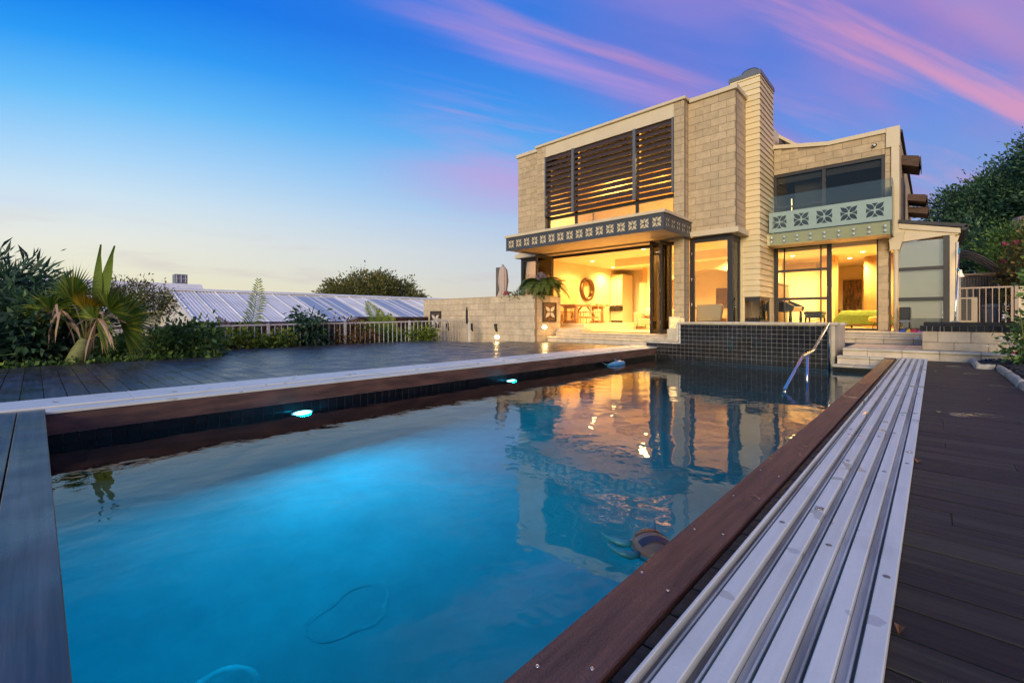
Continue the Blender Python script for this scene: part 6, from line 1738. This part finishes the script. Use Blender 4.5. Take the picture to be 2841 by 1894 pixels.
part('body', MB().lathe([(0.13, 0.416), (0.17, 0.6), (0.19, 0.98), (0.17, 1.0)], 1.06, 16.6, 18), 'grey_plastic', bi)
part('lid', MB().lathe([(0.19, 1.001), (0.19, 1.03), (0.12, 1.09), (0.02, 1.1)], 1.06, 16.6, 18), 'grey_plastic', bi)
br = thing('pool_brush', 'blue-tipped pool brush on a long steel pole leaning on the house corner', 'pool brush', (0.36, 13.9, 0.6))
part('pole', MB().tube([(0.325, 13.30, 0.68), (0.42, 14.30, 2.20)], 0.013, 8), 'steel', br)
part('handle', MB().tube([(0.42, 14.30, 2.20), (0.428, 14.38, 2.32)], 0.018, 8), 'blue_plastic', br)
part('collar', MB().tube([(0.392, 14.02, 1.78), (0.396, 14.06, 1.84)], 0.019, 8), 'blue_plastic', br)
part('brush_head', MB().prism([(0.18, 0.60), (0.24, 0.66), (0.32, 0.69), (0.40, 0.67), (0.48, 0.60), (0.44, 0.60), (0.32, 0.65), (0.22, 0.60)], 'y', 13.24, 13.32), 'grey_plastic', br)
wl = thing('wall_lamp', 'small cream wall lamp on the outside corner of the sunroom', 'wall lamp', (0.42, 14.7, 1.7))
part('shade', MB().lathe([(0.03, 1.86), (0.035, 1.80), (0.075, 1.70), (0.08, 1.69)], 0.45, 14.72, 14), 'white_plastic', wl)
part('bracket', MB().box(0.365, 0.43, 14.70, 14.74, 1.82, 1.86), 'white_plastic', wl)
light('POINT', 'side_lamp', (0.62, 14.35, 1.9), 2.5, (1.0, 0.6, 0.22), wl, shadow_soft_size=0.06)
aw = thing('curved_awning', 'curved tinted awning on dark ribs over the side path', 'awning', (1.0, 18.5, 2))
for q in range(4):
    y_a = 17.6 + q * 0.55
    b = MB()
    arc = [(0.40 + 1.15 * f, 2.62 - 0.95 * f ** 2.1) for f in np.linspace(0, 1, 10)]
    b.tube([(x_, y_a, z_) for x_, z_ in arc], 0.022, 6); part('rib', b, 'black', aw)
    if q < 3:
        b = MB(); vs = []
        for x_, z_ in arc: vs += [(x_, y_a + 0.03, z_ + 0.012), (x_, y_a + 0.52, z_ + 0.012)]
        b.add(vs, [(2 * i_, 2 * i_ + 1, 2 * i_ + 3, 2 * i_ + 2) for i_ in range(9)], True); part('panel', b, 'glass_tint', aw)
shd = thing('garden_shed', 'ribbed grey shed wall glimpsed behind the heat pump', 'shed', (0.9, 19, 0.42))
b = MB(); vs = []
for q in range(25):
    x_ = 0.62 + q * 0.03; y_ = 19.0 + (0.05 if (q // 2) % 2 else 0.0); vs += [(x_, y_, 0.42), (x_, y_, 1.95)]
b.add(vs, [(2 * q, 2 * q + 2, 2 * q + 3, 2 * q + 1) for q in range(24)])
part('ribbed_wall', b, 'grey_plastic', shd)
part('post', MB().box(0.52, 0.60, 18.95, 19.05, 0.42, 2.0), 'white_plastic', shd)
part('roof', MB().box(0.5, 1.4, 18.9, 20.5, 2.0, 2.05), 'fence_cream', shd)
sc_ = thing('security_camera', 'small dark dome camera high on the block wall', 'camera', (-1.05, 14.5, 5.1))
part('housing', MB().tube([(-1.08, YR - 0.002, 5.10), (-1.08, YR - 0.10, 5.08)], [0.045, 0.04], 12), 'black', sc_)
part('lens', MB().tube([(-1.08, YR - 0.101, 5.08), (-1.08, YR - 0.108, 5.08)], 0.026, 12), 'white_plastic', sc_)
spk = thing('outdoor_chair', 'black square-shouldered chair back against the sunroom glass', 'chair', (-0.5, 14.2, 0.418))
part('backrest', MB().cbox(-0.60, -0.40, 14.22, 14.26, 0.70, 1.0, 0.015), 'black', spk)
part('seat', MB().cbox(-0.60, -0.40, 13.98, 14.21, 0.64, 0.69, 0.01), 'grey_plastic', spk)
for xx, yy in ((-0.585, 14.0), (-0.415, 14.0), (-0.585, 14.235), (-0.415, 14.235)): part('leg', MB().tube([(xx, yy, 0.419), (xx, yy, 0.705)], 0.011, 6), 'black', spk)
def towel(x, y_, w_, mat_, lab):
    t_ = thing('swim_towel', lab, 'towel', (x, y_, 0.418), 'towels dropped on the step')
    b = MB(); n = 8
    vs = []
    for i_ in range(n + 1):
        for k_ in range(n + 1):
            u_, v_ = i_ / n, k_ / n; e = min(u_, 1 - u_, v_, 1 - v_)
            vs.append((x + w_ * (u_ - .5), y_ + 0.22 * (v_ - .5), 0.419 + 0.09 * min(1, e * 4) * (0.6 + 0.4 * math.sin(9 * u_ + 3 * x) * math.cos(7 * v_))))
    b.add(vs, [(i_ * (n + 1) + k_, i_ * (n + 1) + k_ + 1, (i_ + 1) * (n + 1) + k_ + 1, (i_ + 1) * (n + 1) + k_) for i_ in range(n) for k_ in range(n)], True)
    part('cloth', b, mat_, t_)
towel(-0.52, 13.72, 0.14, 'cloth_blue', 'crumpled blue towel by the downpipe'); towel(-0.42, 13.70, 0.10, 'cloth_yellow', 'small yellow cloth between the blue and red towels')
towel(-0.33, 13.70, 0.14, 'cloth_red', 'crumpled red towel in the middle of the dropped towels'); towel(-0.17, 13.70, 0.20, 'cloth_pink', 'folded pink towel at the right end of the dropped towels')

# fallen leaves and wet blots on the deck
for x_, y_, s_, mt, lab in ((-0.06, 3.15, 0.035, 'leaf_litter', 'curled brown leaf lying against the metal rail'), (0.03, 4.9, 0.035, 'leaf_fresh', 'pale yellow leaf nearer the camera on the right deck'), (0.02, 8.6, 0.035, 'leaf_fresh', 'pale yellow leaf far down the right deck'), (-0.06, 1.42, 0.022, 'leaf_litter', 'small brown leaf beside the metal rail near the camera'), (0.36, 5.9, 0.03, 'leaf_litter', 'brown leaf out on the right deck')):
    lf_ = thing('fallen_leaf', lab, 'leaf', (x_, y_, 0.002), 'fallen leaves on the right deck')
    part('blade', MB().add([(x_, y_ - s_, 0.002), (x_ + s_ * .5, y_, 0.014), (x_, y_ + s_, 0.003), (x_ - s_ * .45, y_, 0.016), (x_, y_, 0.004)], [(0, 1, 4), (1, 2, 4), (2, 3, 4), (3, 0, 4)]), mt, lf_)
